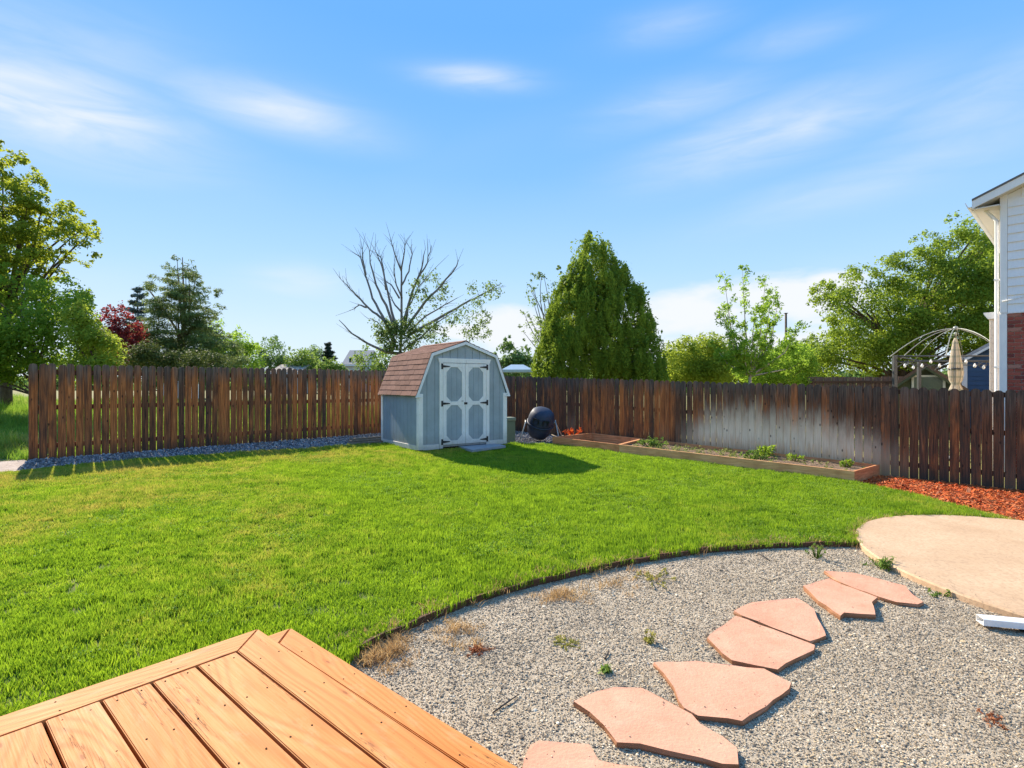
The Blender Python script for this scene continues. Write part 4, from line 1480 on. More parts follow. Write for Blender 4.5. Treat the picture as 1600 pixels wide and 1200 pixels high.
def lawn_scatter():
    src = [tuft_mesh('tuft', s, GRASS, 30, .055, (.025, .055), .0030) for s in range(5)]
    n = 62000
    q = rand_in(LAWN, n, RS, lambda x, y: np.clip(1.15 - .06 * y, .35, 1) * (y > 1.2))
    q = q[visible(q, .2, 60)]
    u, v = deck_uv(q)
    q = q[~((u > STEP_L + .02) & (v < STEP_R - .02))]
    # not under the shed or the ramp
    c, s_ = math.cos(SHED_ANG), math.sin(SHED_ANG)
    lx = (q[:, 0] + 2.08) * c + (q[:, 1] - 12.0) * s_
    ly = -(q[:, 0] + 2.08) * s_ + (q[:, 1] - 12.0) * c
    q = q[~((lx > .02) & (lx < 2.38) & (ly > .05) & (ly < 2.1))]
    rb = [P2(702, 692, .12), P2(752, 688, .12), P2(790, 697, .12), P2(738, 704, .12)]
    q = q[~inside(rb, q[:, 0], q[:, 1])]
    n = len(q)
    d = edge_dist(LAWN, q[:, 0], q[:, 1])
    hs = (1 + .35 * np.sin(q[:, 0] * 2.3 + 1) * np.sin(q[:, 1] * 1.9)) * RS.uniform(.75, 1.2, n)
    hs *= np.where(RS.rand(n) < .02, 1.4, 1)
    xy = np.clip(.85 + .035 * q[:, 1], 1, 1.4)
    pts = np.c_[q, gz_np(q[:, 0], q[:, 1]) + .035]
    rot = np.c_[RS.normal(0, .08, n), RS.normal(0, .08, n), RS.uniform(0, 6.28, n)]
    o = instancer('grass', pts, rot, np.c_[xy, xy, hs * np.clip(.9 + .03 * q[:, 1], 1, 1.25)], RS.randint(0, 5, n), src)
    tag(o, 'short bright green lawn grass', None, None, 'stuff')
    # clover and broad leaves sprinkled in
    csrc = []
    cm = leafmat('clover_leaf', (.10, .20, .02), (.30, .44, .05), .45)
    for k in range(3):
        rs = np.random.RandomState(300 + k)
        C = np.c_[rs.normal(0, .05, 26), rs.normal(0, .05, 26), rs.uniform(.03, .05, 26)]
        v_, f_, t_ = leaf_cloud(C, np.full((26, 3), .012), 2, .013, rs, .8, .8, None, .7, .6)
        csrc.append(np_mesh('clover', v_, f_, cm, {'tint': t_}))
    qc = rand_in(LAWN, 800, RS, lambda x, y: (RS.rand(len(x)) < .15 + .85 * (np.sin(x * 1.7 + 2) * np.sin(y * 1.3) > .4)) & (y > 3.2))
    uc, vc = deck_uv(qc)
    qc = qc[~((uc > STEP_L - .1) & (vc < STEP_R + .1))]
    nc = len(qc)
    oc = instancer('lawn_clover', np.c_[qc, gz_np(qc[:, 0], qc[:, 1]) + .035], np.c_[np.zeros((nc, 2)), RS.uniform(0, 6.28, nc)], np.repeat(RS.uniform(.7, 1.4, nc)[:, None], 3, 1), RS.randint(0, 3, nc), csrc)
    tag(oc, 'clover and broad leaved weeds sprinkled through the lawn', None, None, 'stuff')
    # dry straw along the edging
    straw = [tuft_mesh('straw_tuft', 90 + s, DRY_STRAW, 22, .06, (.02, .06), .002, 1.6) for s in range(3)]
    pts2 = []
    for a, b in zip(EDGE, EDGE[1:]):
        L = math.hypot(b[0] - a[0], b[1] - a[1])
        for i in range(int(L * 26)):
            f = rnd.random()
            x = a[0] + (b[0] - a[0]) * f; y = a[1] + (b[1] - a[1]) * f
            nx, ny = -(b[1] - a[1]) / L, (b[0] - a[0]) / L
            off = rnd.gauss(.05, .05)
            pts2.append((x + nx * off, y + ny * off, gz(x, y) + (.035 if off > 0 else 0)))
    for a in np.linspace(a_edge, a_mulch, 60):
        r = PAD_R + abs(rnd.gauss(.03, .03))
        x, y = pad_pt(a, r)
        pts2.append((x, y, gz(x, y) + .035))
    for x, y in rand_in([P2(545, 1035), P2(610, 1000), P2(640, 1000), P2(620, 1025), P2(570, 1045)], 60, RS): pts2.append((x, y, gz(x, y)))
    for cx, cy, k in ((600, 1035, 12), (705, 985, 16), (880, 930, 30), (960, 912, 14), (700, 1000, 8)):
        for _ in range(k):
            x, y = P2(cx + rnd.gauss(0, 26), cy + rnd.gauss(0, 8)); pts2.append((x, y, gz(x, y)))
    pts2 = np.array(pts2)
    n = len(pts2)
    o = instancer('dry_grass', pts2, np.c_[RS.normal(0, .3, n), RS.normal(0, .3, n), RS.uniform(0, 6.28, n)], np.repeat(RS.uniform(.6, 1.3, n)[:, None], 3, 1), RS.randint(0, 3, n), straw)
    tag(o, 'dry straw coloured grass along the lawn edging', None, None, 'stuff')
    # meadow beyond the left fence
    msrc = [tuft_mesh('meadow_tuft', 200 + s, MEADOW, 40, .16, (.12, .42), .006, .7) for s in range(4)]
    poly = [(FL0.x - .2, FL0.y + .1), (FLC.x - .6, FLC.y + .4), (-2, 27), (-30, 32), (-26, 16), (-16, 10.6)]
    q = rand_in(poly, 9000, RS, lambda x, y: np.clip(1.3 - .03 * y, .3, 1))
    n = len(q)
    big = .55 + .9 * np.clip(np.sin(q[:, 0] * .9) * np.sin(q[:, 1] * .7 + 1) + .35, 0, 1.2)
    s = big * RS.uniform(.7, 1.2, n)
    o = instancer('meadow_grass', np.c_[q, gz_np(q[:, 0], q[:, 1]) - .03], np.c_[np.zeros((n, 2)), RS.uniform(0, 6.28, n)], np.c_[s ** .5, s ** .5, s], RS.randint(0, 4, n), msrc)
    tag(o, 'tall uncut meadow grass beyond the left fence', None, None, 'stuff')


# ------------------------------------------------------------------ trees
def quads(c, d1, d2, tint):
    """diamond leaves: centres (N,3), half axes along and across"""
    n = len(c)
    v = np.stack([c - d1, c + d2 - d1 * .15, c + d1, c - d2 - d1 * .15], 1).reshape(-1, 3)
    f = np.arange(n * 4).reshape(n, 4)
    return v, f, np.repeat(tint, 4)


def unit(a):
    return a / (np.linalg.norm(a, axis=1, keepdims=True) + 1e-9)


def leaf_cloud(centers, radii, per, size, rs, asp=.5, up=.5, ctint=None, shell=.45, jitter=.35, droop=0.0):
    """leaves spread through ellipsoid clumps; radii (K,3)"""
    K = len(centers)
    per = np.broadcast_to(np.asarray(per), (K,)).astype(int)
    idx = np.repeat(np.arange(K), per)
    n = len(idx)
    dirs = unit(rs.normal(size=(n, 3)))
    r = rs.rand(n) ** shell
    p = centers[idx] + dirs * radii[idx] * r[:, None]
    nrm = unit(dirs * .8 + rs.normal(size=(n, 3)) * .6 + np.array([0, 0, up]))
    tg = unit(np.cross(nrm, rs.normal(size=(n, 3))))
    tg[:, 2] -= droop
    tg = unit(tg)
    bt = np.cross(nrm, tg)
    L = size * rs.uniform(.65, 1.35, n)
    if ctint is None: ctint = rs.rand(K)
    tint = np.clip(ctint[idx] * (1 - jitter) + rs.rand(n) * jitter, 0, 1)
    return quads(p, tg * (L / 2)[:, None], bt * (L * asp / 2)[:, None], tint)


def px_world(px, py, y):
    return np.stack([(px - 800) / F * y, y, EYE + (600 - py) / F * y], -1)


def crown_centers(poly, Y, n, rs, depth=.8, inset=0.0, surf=.5):
    """clump centres filling a crown whose outline is seen as poly and which is as deep as it is wide"""
    p = np.asarray(poly, float)
    lo, hi = p.min(0), p.max(0)
    out = []
    tot = 0
    while tot < n:
        q = rs.uniform(lo, hi, (n * 3, 2))
        k = inside(p, q[:, 0], q[:, 1])
        q = q[k]
        d = edge_dist(p, q[:, 0], q[:, 1])
        q, d = q[d > inset], d[d > inset]
        out.append(np.c_[q, d]); tot += len(q)
    q = np.concatenate(out)[:n]
    D = max(q[:, 2].max(), 1e-3)
    e = np.clip(q[:, 2] / D, 0, 1)
    half = np.sqrt(np.clip(1 - (1 - e) ** 2, 0, 1)) * D / F * Y * depth
    sgn = np.where(rs.rand(n) < .62, -1, 1)
    off = half * sgn * rs.rand(n) ** surf
    y = Y + off
    return px_world(q[:, 0], q[:, 1], y), e


def join_parts(parts):
    vs, fs, ts = [], [], []
    b = 0
    for v, f, t in parts:
        vs.append(v); fs.append(f + b); ts.append(t); b += len(v)
    return np.concatenate(vs), np.concatenate(fs), np.concatenate(ts)


def limb(T, a, b, r0, r1, bend=.12, k=4, sides=5):
    a, b = Vector(a), Vector(b)
    d = b - a
    w = Vector((rnd.uniform(-1, 1), rnd.uniform(-1, 1), rnd.uniform(-.2, .8))) * d.length * bend
    pts = []
    for i in range(k + 1):
        f = i / k
        pts.append(a + d * f + w * (4 * f * (1 - f)) * (1 - f * .4))
    T.add(pts, [r0 + (r1 - r0) * (i / k) for i in range(k + 1)], sides)
    return pts


def tree(name, label, cat, poly, Y, mat, bark_mat, trunk_px, n=60, per=260, size=.10, rad=.55, seed=1, trunk_r=.14, asp=.55, flat=.75,
         depth=.8, group=None, limbs=16, trunk_top=None, taper=.6, inset=4, edge_thin=True, tint_grad=None, up=.5, jitter=.35, shell=.45, sprays=0):
    rs = np.random.RandomState(seed)
    bx = (trunk_px - 800) / F * Y
    g = gz(bx, Y) - .03
    root = thing(name, label, cat, (bx, Y, g), 0, group)
    base = np.array([bx, Y, g])
    c, e = crown_centers(poly, Y, n, rs, depth, inset)
    r = rad * rs.uniform(.6, 1.25, n) * (.55 + .6 * np.clip(e * 2, 0, 1))
    radii = np.stack([r, r, r * flat], 1)
    k = per * (r / rad) ** 1.6
    if edge_thin: k = k * np.where(e < .18, rs.uniform(.35, 1, n), 1)
    ct = rs.rand(n) * .8 + .1
    parts = [leaf_cloud(c, radii, np.maximum(6, k), size, rs, asp, up, ct, shell, jitter)]
    if sprays:
        # loose twigs of leaves on the outline
        pe = np.asarray(poly, float)
        ii = rs.randint(0, len(pe), sprays)
        f = rs.rand(sprays)[:, None]
        q = pe[ii] * (1 - f) + pe[(ii + 1) % len(pe)] * f + rs.normal(0, 2.5, (sprays, 2))
        q = q[q[:, 1] < np.percentile(pe[:, 1], 85)]
        yy = Y + rs.normal(0, rad * .8, len(q))
        cc = px_world(q[:, 0], q[:, 1], yy)
        rr = rad * rs.uniform(.18, .42, len(q))
        parts.append(leaf_cloud(cc, np.stack([rr, rr, rr], 1), rs.randint(8, 26, len(q)), size, rs, asp, up, None, .6))
    v, f, t = join_parts(parts)
    o = mobj('crown', np_mesh('crown', v - base, f, mat, {'tint': t}), root)
    T = Tubes()
    pts = np.asarray(poly, float)
    top_px = trunk_top if trunk_top is not None else pts[:, 1].min() * .35 + pts[:, 1].max() * .65
    topz = EYE + (600 - top_px) / F * Y - g
    tp = limb(T, (0, 0, -.05), (rs.normal(0, .1), 0, topz), trunk_r, trunk_r * taper, .03, 6, 8)
    order = rs.permutation(n)[:limbs]
    for i in order:
        tgt = Vector(c[i] - base)
        h = min(topz, max(topz * .35, tgt.z * .55))
        st = Vector((tp[-1].x * h / topz, 0, h))
        limb(T, st, tgt, trunk_r * .45, .012, .12, 4, 5)
    mobj('trunk', T.mesh('trunk', bark_mat), root)
    return root


LEAF_MAPLE_L = leafmat('bright_leaf', (0.07, 0.12, 0.014), (0.3, 0.36, 0.03), 0.5, tcol=(0.46, 0.5, 0.04))
LEAF_DENSE = leafmat('dense_leaf', (.06, .13, .018), (.24, .36, .035), .52, tcol=(.36, .48, .04))
LEAF_YEL = leafmat('yellow_green_leaf', (0.11, 0.18, 0.018), (0.34, 0.42, 0.05), 0.5, tcol=(0.46, 0.52, 0.06))
LEAF_FRESH = leafmat('fresh_leaf', (0.1, 0.2, 0.02), (0.3, 0.44, 0.05), 0.5, tcol=(0.42, 0.58, 0.06))
LEAF_PURPLE = leafmat('purple_leaf', (0.06, 0.014, 0.016), (0.24, 0.045, 0.045), 0.42, tcol=(0.42, 0.06, 0.05))
LEAF_GREY = leafmat('grey_green_leaf', (.09, .14, .04), (.24, .32, .08), .48)
LEAF_RIGHT = leafmat('maple_leaf', (0.06, 0.115, 0.014), (0.25, 0.34, 0.035), 0.46, tcol=(0.4, 0.5, 0.05))
LEAF_FAR = leafmat('far_leaf', (0.09, 0.16, 0.045), (0.22, 0.32, 0.08), 0.42)
LEAF_FAR2 = leafmat('far_yellow_leaf', (0.13, 0.2, 0.04), (0.32, 0.42, 0.08), 0.45)
NEEDLE = leafmat('pine_needle', (.085, .125, .04), (.27, .33, .09), .42)
NEEDLE_BLUE = leafmat('blue_spruce_needle', (0.08, 0.115, 0.1), (0.19, 0.25, 0.22), 0.2)
ARB = leafmat('juniper_spray', (.045, .11, .014), (.30, .40, .045), .34, tcol=(.36, .46, .05))
SPRUCE_DK = leafmat('dark_conifer_needle', (.02, .04, .025), (.06, .09, .05), .15)

lawn_scatter()

# left group
tree('leafy_tree', 'tall loose-crowned green tree at the left edge, highest of the trees', 'tree',
     [(-190, 150), (-40, 190), (0, 228), (22, 240), (45, 255), (66, 285), (72, 315), (108, 318), (128, 332), (152, 352), (156, 372), (150, 402), (138, 418), (110, 402), (95, 430), (70, 450), (45, 470), (-40, 520), (-190, 520)],
     21, LEAF_MAPLE_L, BARK_BROWN, 10, n=330, per=190, size=.13, rad=.50, seed=3, trunk_r=.2, flat=.5, limbs=60, trunk_top=430, inset=2, sprays=70)
tree('leafy_shrub', 'broad dense dark green shrub under the tall tree at the left edge', 'shrub',
     [(-140, 400), (-20, 410), (60, 428), (105, 435), (135, 452), (138, 480), (148, 520), (160, 565), (150, 598), (60, 600), (20, 596), (-140, 600)],
     18, LEAF_DENSE, BARK_BROWN, 60, n=150, per=230, size=.12, rad=.6, seed=4, trunk_r=.09, limbs=30, trunk_top=560, sprays=30)
tree('leafy_shrub', 'yellow green shrub just behind the first pickets of the left fence', 'shrub',
     [(100, 470), (125, 462), (150, 500), (185, 530), (190, 560), (180, 590), (120, 598), (95, 560)],
     16.5, LEAF_YEL, BARK_BROWN, 150, n=45, per=260, size=.085, rad=.40, seed=5, trunk_r=.06, limbs=10, trunk_top=570, sprays=14)
tree('purple_tree', 'small purple leaved tree between the left shrubs and the pine', 'tree',
     [(150, 500), (165, 478), (178, 488), (192, 476), (208, 492), (224, 515), (226, 545), (215, 600), (165, 600), (158, 540)],
     30, LEAF_PURPLE, BARK_BROWN, 188, n=50, per=170, size=.14, rad=.55, seed=6, trunk_r=.1, limbs=18, trunk_top=540, inset=2, sprays=24)
tree('leafy_shrub', 'olive green shrub in front of the pine above the fence tops', 'shrub',
     [(185, 560), (205, 540), (235, 530), (270, 545), (330, 545), (360, 560), (360, 600), (185, 600)],
     24, leafmat('olive_leaf', (.05, .075, .02), (.15, .18, .045), .3), BARK_BROWN, 270, n=50, per=240, size=.10, rad=.5, seed=61, trunk_r=.06, limbs=8, trunk_top=580)
tree('leafy_tree', 'rounded green tree right of the pine in the left background', 'tree',
     [(310, 500), (330, 495), (352, 508), (378, 515), (398, 535), (408, 560), (410, 600), (310, 600)],
     38, LEAF_FRESH, BARK_BROWN, 365, n=60, per=240, size=.16, rad=.75, seed=7, trunk_r=.12, limbs=14, trunk_top=560, sprays=16)


def conifer(name, label, px, top, base_px, Y, widths, mat, seed, whorls=11, per=26, needle=.28, rough=1.0, gap=.0, bark_m=BARK_PINE, trunk_r=.16):
    """whorled conifer: widths gives half width in pixels at heights from top to base"""
    rs = np.random.RandomState(seed)
    bx = (px - 800) / F * Y
    g = gz(bx, Y) - .03
    root = thing(name, label, 'conifer', (bx, Y, g))
    T = Tubes()
    zt = EYE + (600 - top) / F * Y - g
    T.add([(0, 0, -.05), (.03, 0, zt * .5), (0, 0, zt * .98)], [trunk_r, trunk_r * .6, .02], 7)
    C, D = [], []
    parts = []
    for w in range(whorls):
        f = (w + .3) / whorls
        z = zt - f * (zt - (EYE + (600 - base_px) / F * Y - g))
        hw = np.interp(f, [q[0] for q in widths], [q[1] for q in widths]) / F * Y
        nb = 6 if w > 1 else 4
        for b in range(nb):
            if rs.rand() < gap: continue
            a = 6.283 * (b + rs.rand() * .6) / nb + w * 1.1
            L = hw * rs.uniform(.65, 1.08)
            rise = L * rs.uniform(.05, .35) * (1 - f * .7)
            p0 = Vector((0, 0, z))
            tip = Vector((L * math.cos(a), L * math.sin(a), z + rise))
            pts = limb(T, p0, tip, .045 * (1 - .4 * (1 - f)), .012, .05, 3, 5)
            m = max(3, int(L * 5))
            for j in range(m):
                t = (j + 1) / m
                if t < .25 and f > .2: continue
                p = np.array(p0.lerp(tip, t)) + rs.normal(0, .10 * rough, 3)
                rr = (.20 + .34 * (1 - t) * min(1, L)) * rs.uniform(.7, 1.2)
                C.append(p); D.append((rr, rr, rr * .42))
    C, D = np.array(C), np.array(D)
    v, fc, t = leaf_cloud(C, D, per, needle, rs, .2, .9, None, .5, .3)
    mobj('crown', np_mesh('crown', v, fc, mat, {'tint': t}), root)
    mobj('trunk', T.mesh('trunk', bark_m), root)
    return root


tree('pine_tree', 'open branched pine with layered boughs above the left fence', 'conifer',
     [(280, 396), (292, 393), (300, 404), (302, 420), (318, 438), (308, 446), (318, 452), (332, 456), (349, 452), (340, 463), (322, 470), (340, 482), (352, 480), (342, 494), (330, 500), (348, 514), (372, 532), (390, 560), (396, 600),
      (215, 600), (205, 560), (200, 520), (208, 500), (226, 486), (214, 470), (226, 460), (238, 456), (222, 446), (235, 434), (252, 436), (262, 428), (256, 416), (270, 412)],
     33, NEEDLE, BARK_PINE, 284, n=360, per=150, size=.25, rad=.58, seed=8, trunk_r=.17, asp=.17, flat=.38, depth=.9, limbs=34, trunk_top=402, taper=.12, inset=1, up=1.1, sprays=60)
conifer('spruce_tree', 'blue grey spruce half hidden behind the pine', 215, 448, 590, 47, [(0, 4), (.3, 18), (.6, 28), (1, 42)], NEEDLE_BLUE, 9, 12, 40, .35, .8)
conifer('spruce_tree', 'small dark conifer among the far trees left of the shed', 513, 537, 585, 75, [(0, 2), (.4, 9), (1, 15)], SPRUCE_DK, 10, 8, 40, .5, 1.0, trunk_r=.12)

FAR = [
    ('far tree with a domed crown left of the tan roof', [(392, 600), (395, 552), (404, 534), (422, 527), (440, 530), (452, 556), (455, 600)], 70, LEAF_FAR, 425),
    ('light green far tree right of the tan roof', [(444, 600), (447, 562), (455, 546), (475, 543), (492, 550), (500, 600)], 66, LEAF_FAR2, 470),
    ('small darker far tree beside the small conifer', [(470, 600), (474, 552), (488, 542), (503, 546), (510, 600)], 84, LEAF_FAR, 490),
    ('low yellow green far tree left of the white house', [(492, 600), (495, 572), (505, 560), (522, 562), (536, 575), (538, 600)], 58, LEAF_FAR2, 515),
    ('bushy far tree between the white house and the shed', [(548, 600), (552, 558), (560, 545), (578, 534), (595, 540), (612, 556), (640, 550), (660, 600)], 55, LEAF_FAR2, 585),
    ('green far tree above the pale canopy right of the shed', [(768, 600), (774, 552), (782, 540), (795, 532), (806, 545), (812, 537), (826, 545), (836, 562), (838, 600)], 50, LEAF_FAR, 795),
    ('far green tree showing low behind the shed roof', [(660, 600), (665, 560), (690, 548), (720, 552), (745, 560), (770, 600)], 60, LEAF_FAR, 700),
]
for i, (lab, poly, Y, m, tx) in enumerate(FAR):
    tree('far_tree', lab, 'tree', poly, Y, m, BARK_BROWN, tx, n=32, per=150, size=.28, rad=1.0 * Y / 62, seed=20 + i, trunk_r=.2, limbs=8, inset=2, group='far trees beyond the fences', sprays=12)


def dead_tree():
    Y = 24.0
    rs = np.random.RandomState(5)
    sx = 420 / 1600.0
    def W(p, y): return Vector(at(380 + p[0] * sx, 340 + p[1] * sx, y))
    bx = (380 + 930 * sx - 800) / F * Y
    g = gz(bx, Y) - .03
    root = thing('half_dead_tree', 'half dead tree with bare fan-shaped branches behind the shed', 'tree', (bx, Y, g))
    base = Vector((bx, Y, g))
    T = Tubes()
    T.add([(0, 0, -.05), (.02, .02, 1.0), (W((935, 800), Y) - base)], [.24, .2, .17], 9)
    mobj('trunk', T.mesh('trunk', BARK_DEAD), root)
    B = [
        [(900, 760), (840, 610), (770, 560), (690, 480), (640, 430), (580, 365)],
        [(905, 740), (830, 590), (770, 480), (730, 340), (700, 240), (665, 215)],
        [(730, 340), (712, 250), (706, 160)],
        [(912, 700), (850, 520), (790, 400), (757, 270), (748, 180)],
        [(850, 430), (835, 300), (820, 240), (785, 200)],
        [(920, 680), (885, 560), (858, 430), (825, 280), (790, 205)],
        [(935, 800), (942, 640), (945, 480), (940, 320), (900, 210), (873, 110)],
        [(940, 320), (955, 230), (970, 140)],
        [(945, 400), (985, 320), (1005, 220), (995, 180)],
        [(945, 480), (910, 400), (895, 290)],
        [(950, 640), (1005, 450), (1060, 300), (1085, 190)],
        [(1040, 360), (1095, 270), (1122, 165)],
        [(955, 680), (1085, 500), (1180, 400), (1265, 300), (1282, 250)],
        [(970, 690), (1090, 585), (1200, 520), (1275, 475)],
        [(985, 700), (1180, 590), (1300, 520), (1420, 460), (1540, 390)],
        [(950, 790), (1060, 710), (1150, 625), (1250, 565)],
        [(935, 810), (850, 800), (740, 750), (650, 690), (570, 610)],
        [(735, 535), (690, 518), (640, 552)],
        [(900, 780), (860, 720), (800, 620), (745, 600)],
        [(960, 660), (985, 540), (1040, 420), (1120, 320)],
        [(930, 480), (880, 400), (850, 380)],
        [(940, 560), (890, 500), (865, 440)],
    ]
    tw = []
    for k, br in enumerate(B):
        slope = rs.uniform(-1.6, 1.6)
        pts = []
        thick = .062 if k in (0, 1, 3, 5, 6, 10, 12, 14, 16) else .034
        start_off = 0 if br[0][1] > 600 else rs.uniform(-.3, .3)
        n = len(br)
        for i, p in enumerate(br):
            pts.append(W(p, Y + start_off + slope * i / n) - base)
        # subdivide smoothly with a small wobble
        out = [pts[0]]
        for a, b in zip(pts, pts[1:]):
            for q in range(1, 4):
                out.append(a.lerp(b, q / 3) + Vector((rs.normal(0, .01), rs.normal(0, .02), rs.normal(0, .01))))
        m = len(out)
        T = Tubes()
        T.add(out, [thick * (1 - i / (m - 1)) ** .8 + .011 for i in range(m)], 6)
        for i in range(m // 2, m):
            for _ in range(2):
                if rs.rand() < .6:
                    d = (out[i] - out[i - 1]).normalized()
                    sd = Vector((rs.normal(), rs.normal() * .8, rs.normal() * .5 + .3)).normalized()
                    L = rs.uniform(.25, .8)
                    T.add([out[i], out[i] + (d * .8 + sd * .4) * L * .5, out[i] + (d + sd * .6) * L], [.012, .009, .005], 4)
        mobj('branch', T.mesh('branch', BARK_DEAD), root)
    reg = [([(960, 640), (985, 450), (1040, 350), (1120, 310), (1180, 380), (1210, 440), (1180, 520), (1100, 560), (1010, 680)], 46, 34),
           ([(1160, 400), (1220, 390), (1230, 460), (1180, 470)], 10, 20),
           ([(1330, 400), (1385, 390), (1380, 440), (1335, 440)], 8, 18),
           ([(1400, 430), (1480, 370), (1545, 370), (1540, 430), (1480, 510), (1400, 500)], 22, 18),
           ([(1190, 560), (1400, 480), (1460, 580), (1490, 720), (1380, 740), (1300, 690), (1280, 640), (1200, 640)], 62, 26),
           ([(1000, 700), (1160, 590), (1230, 700), (1200, 760), (1050, 760)], 38, 30),
           ([(860, 600), (960, 600), (1060, 720), (1060, 790), (860, 800), (780, 700)], 85, 55),
           ([(770, 610), (830, 640), (860, 740), (800, 700)], 12, 20)]
    C = []; per = []
    for poly, n, p in reg:
        c, e = crown_centers([(380 + x * sx, 340 + y * sx) for x, y in poly], Y, n, rs, 1.2, 0)
        C.append(c); per += list(rs.randint(int(p * .4), p + 6, n))
    C = np.concatenate(C) - np.array(base)
    r = rs.uniform(.16, .42, len(C))
    v, f, t = leaf_cloud(C, np.stack([r, r, r], 1), np.array(per), .10, rs, .6, .3, None, .7)
    mobj('leaves', np_mesh('leaves', v, f, LEAF_GREY, {'tint': t}), root)
    T = Tubes()
dead_tree()


def juniper():
    """conical evergreen made of upright plumes"""
    Y = 24.0
    rs = np.random.RandomState(12)
    poly = [(912, 364), (924, 372), (936, 371), (952, 382), (958, 402), (978, 414), (986, 440), (1000, 448), (1010, 470), (1021, 500), (1034, 522), (1040, 560), (1043, 604),
            (832, 604), (836, 560), (846, 505), (862, 465), (880, 440), (890, 410), (902, 382)]
    bx = (935 - 800) / F * Y
    g = gz(bx, Y) - .03
    root = thing('juniper_tree', 'big dense conical juniper behind the corner of the fence', 'conifer', (bx, Y, g))
    base = np.array([bx, Y, g])
    # surface plumes
    c, e = crown_centers(poly, Y, 470, rs, .85, 2.5, .12)
    h = rs.uniform(.5, .9, len(c))
    w = h * rs.uniform(.23, .31, len(c))
    radii = np.stack([w, w, h * .62], 1)
    K = len(c)
    per = (230 * (h / .7) ** 1.7).astype(int)
    idx = np.repeat(np.arange(K), per)
    n = len(idx)
    u = rs.normal(size=(n, 3)); u = unit(u)
    rr = rs.rand(n) ** .25
    p = u * rr[:, None]
    # flame shape: narrow at the top
    zf = p[:, 2]
    nar = np.where(zf > 0, 1 - .5 * zf, 1.0)
    p[:, 0] *= nar; p[:, 1] *= nar
    pos = c[idx] + p * radii[idx]
    tg = unit(np.c_[p[:, 0] * .9, p[:, 1] * .9, np.ones(n) * .9] + rs.normal(0, .35, (n, 3)))
    nr = unit(np.c_[u[:, 0], u[:, 1], u[:, 2] * .4 + .2] + rs.normal(0, .4, (n, 3)))
    bt = unit(np.cross(nr, tg))
    L = rs.uniform(.07, .14, n)
    ct = rs.rand(K)
    tint = np.clip(ct[idx] * .6 + rs.rand(n) * .28 + .12, 0, 1)
    v1, f1, t1 = quads(pos, tg * (L / 2)[:, None], bt * (L * .2)[:, None], tint)
    # inner fill
    c2, e2 = crown_centers(poly, Y, 170, rs, .62, 12, .6)
    v2, f2, t2 = leaf_cloud(c2, np.full((len(c2), 3), .7), 130, .16, rs, .5, .3, np.full(len(c2), .25), .9, .1)
    v, f, t = join_parts([(v1, f1, t1), (v2, f2, t2)])
    mobj('crown', np_mesh('crown', v - base, f, ARB, {'tint': t}), root)
    T = Tubes()
    T.add([(0, 0, -.05), (0, 0, 2), (-.5, 0, 7)], [.22, .16, .03], 7)
    for i in range(14):
        q = Vector(c[i] - base)
        limb(T, (0, 0, max(.4, q.z * .6)), q, .05, .01, .05, 3, 4)
    mobj('trunk', T.mesh('trunk', BARK_BROWN), root)
juniper()

tree('thin_tree', 'sparse grey green tree peeking out left of the big juniper', 'tree',
     [(822, 545), (812, 505), (818, 480), (826, 440), (845, 425), (872, 420), (885, 440), (880, 560), (850, 600), (838, 600)],
     31, LEAF_GREY, BARK_GREY, 862, n=60, per=34, size=.13, rad=.42, seed=31, trunk_r=.09, limbs=40, trunk_top=520, inset=0, shell=.8, sprays=30)
tree('leafy_shrub', 'yellow green shrub directly right of the big juniper', 'shrub',
     [(1030, 604), (1036, 556), (1044, 538), (1056, 541), (1063, 528), (1076, 530), (1084, 538), (1094, 524), (1106, 517), (1118, 522), (1128, 536), (1142, 533), (1152, 552), (1156, 604)],
     28, LEAF_YEL, BARK_BROWN, 1090, n=90, per=330, size=.11, rad=.58, seed=32, trunk_r=.06, limbs=14, trunk_top=580, sprays=90)
tree('leafy_shrub', 'fresh green shrub behind the young tree', 'shrub',
     [(1140, 604), (1150, 575), (1172, 560), (1200, 548), (1228, 540), (1250, 536), (1270, 548), (1282, 604)],
     23, LEAF_FRESH, BARK_BROWN, 1215, n=60, per=300, size=.09, rad=.48, seed=33, trunk_r=.06, limbs=12, trunk_top=585, sprays=30)


tree('leafy_tree', 'wide mid green tree further back between the juniper and the maple', 'tree',
     [(1030, 604), (1038, 556), (1060, 540), (1090, 536), (1130, 545), (1175, 555), (1210, 545), (1245, 532), (1275, 530), (1300, 560), (1305, 604)],
     38, LEAF_RIGHT, BARK_BROWN, 1165, n=150, per=260, size=.16, rad=.85, seed=34, trunk_r=.16, limbs=20, trunk_top=575, sprays=40)


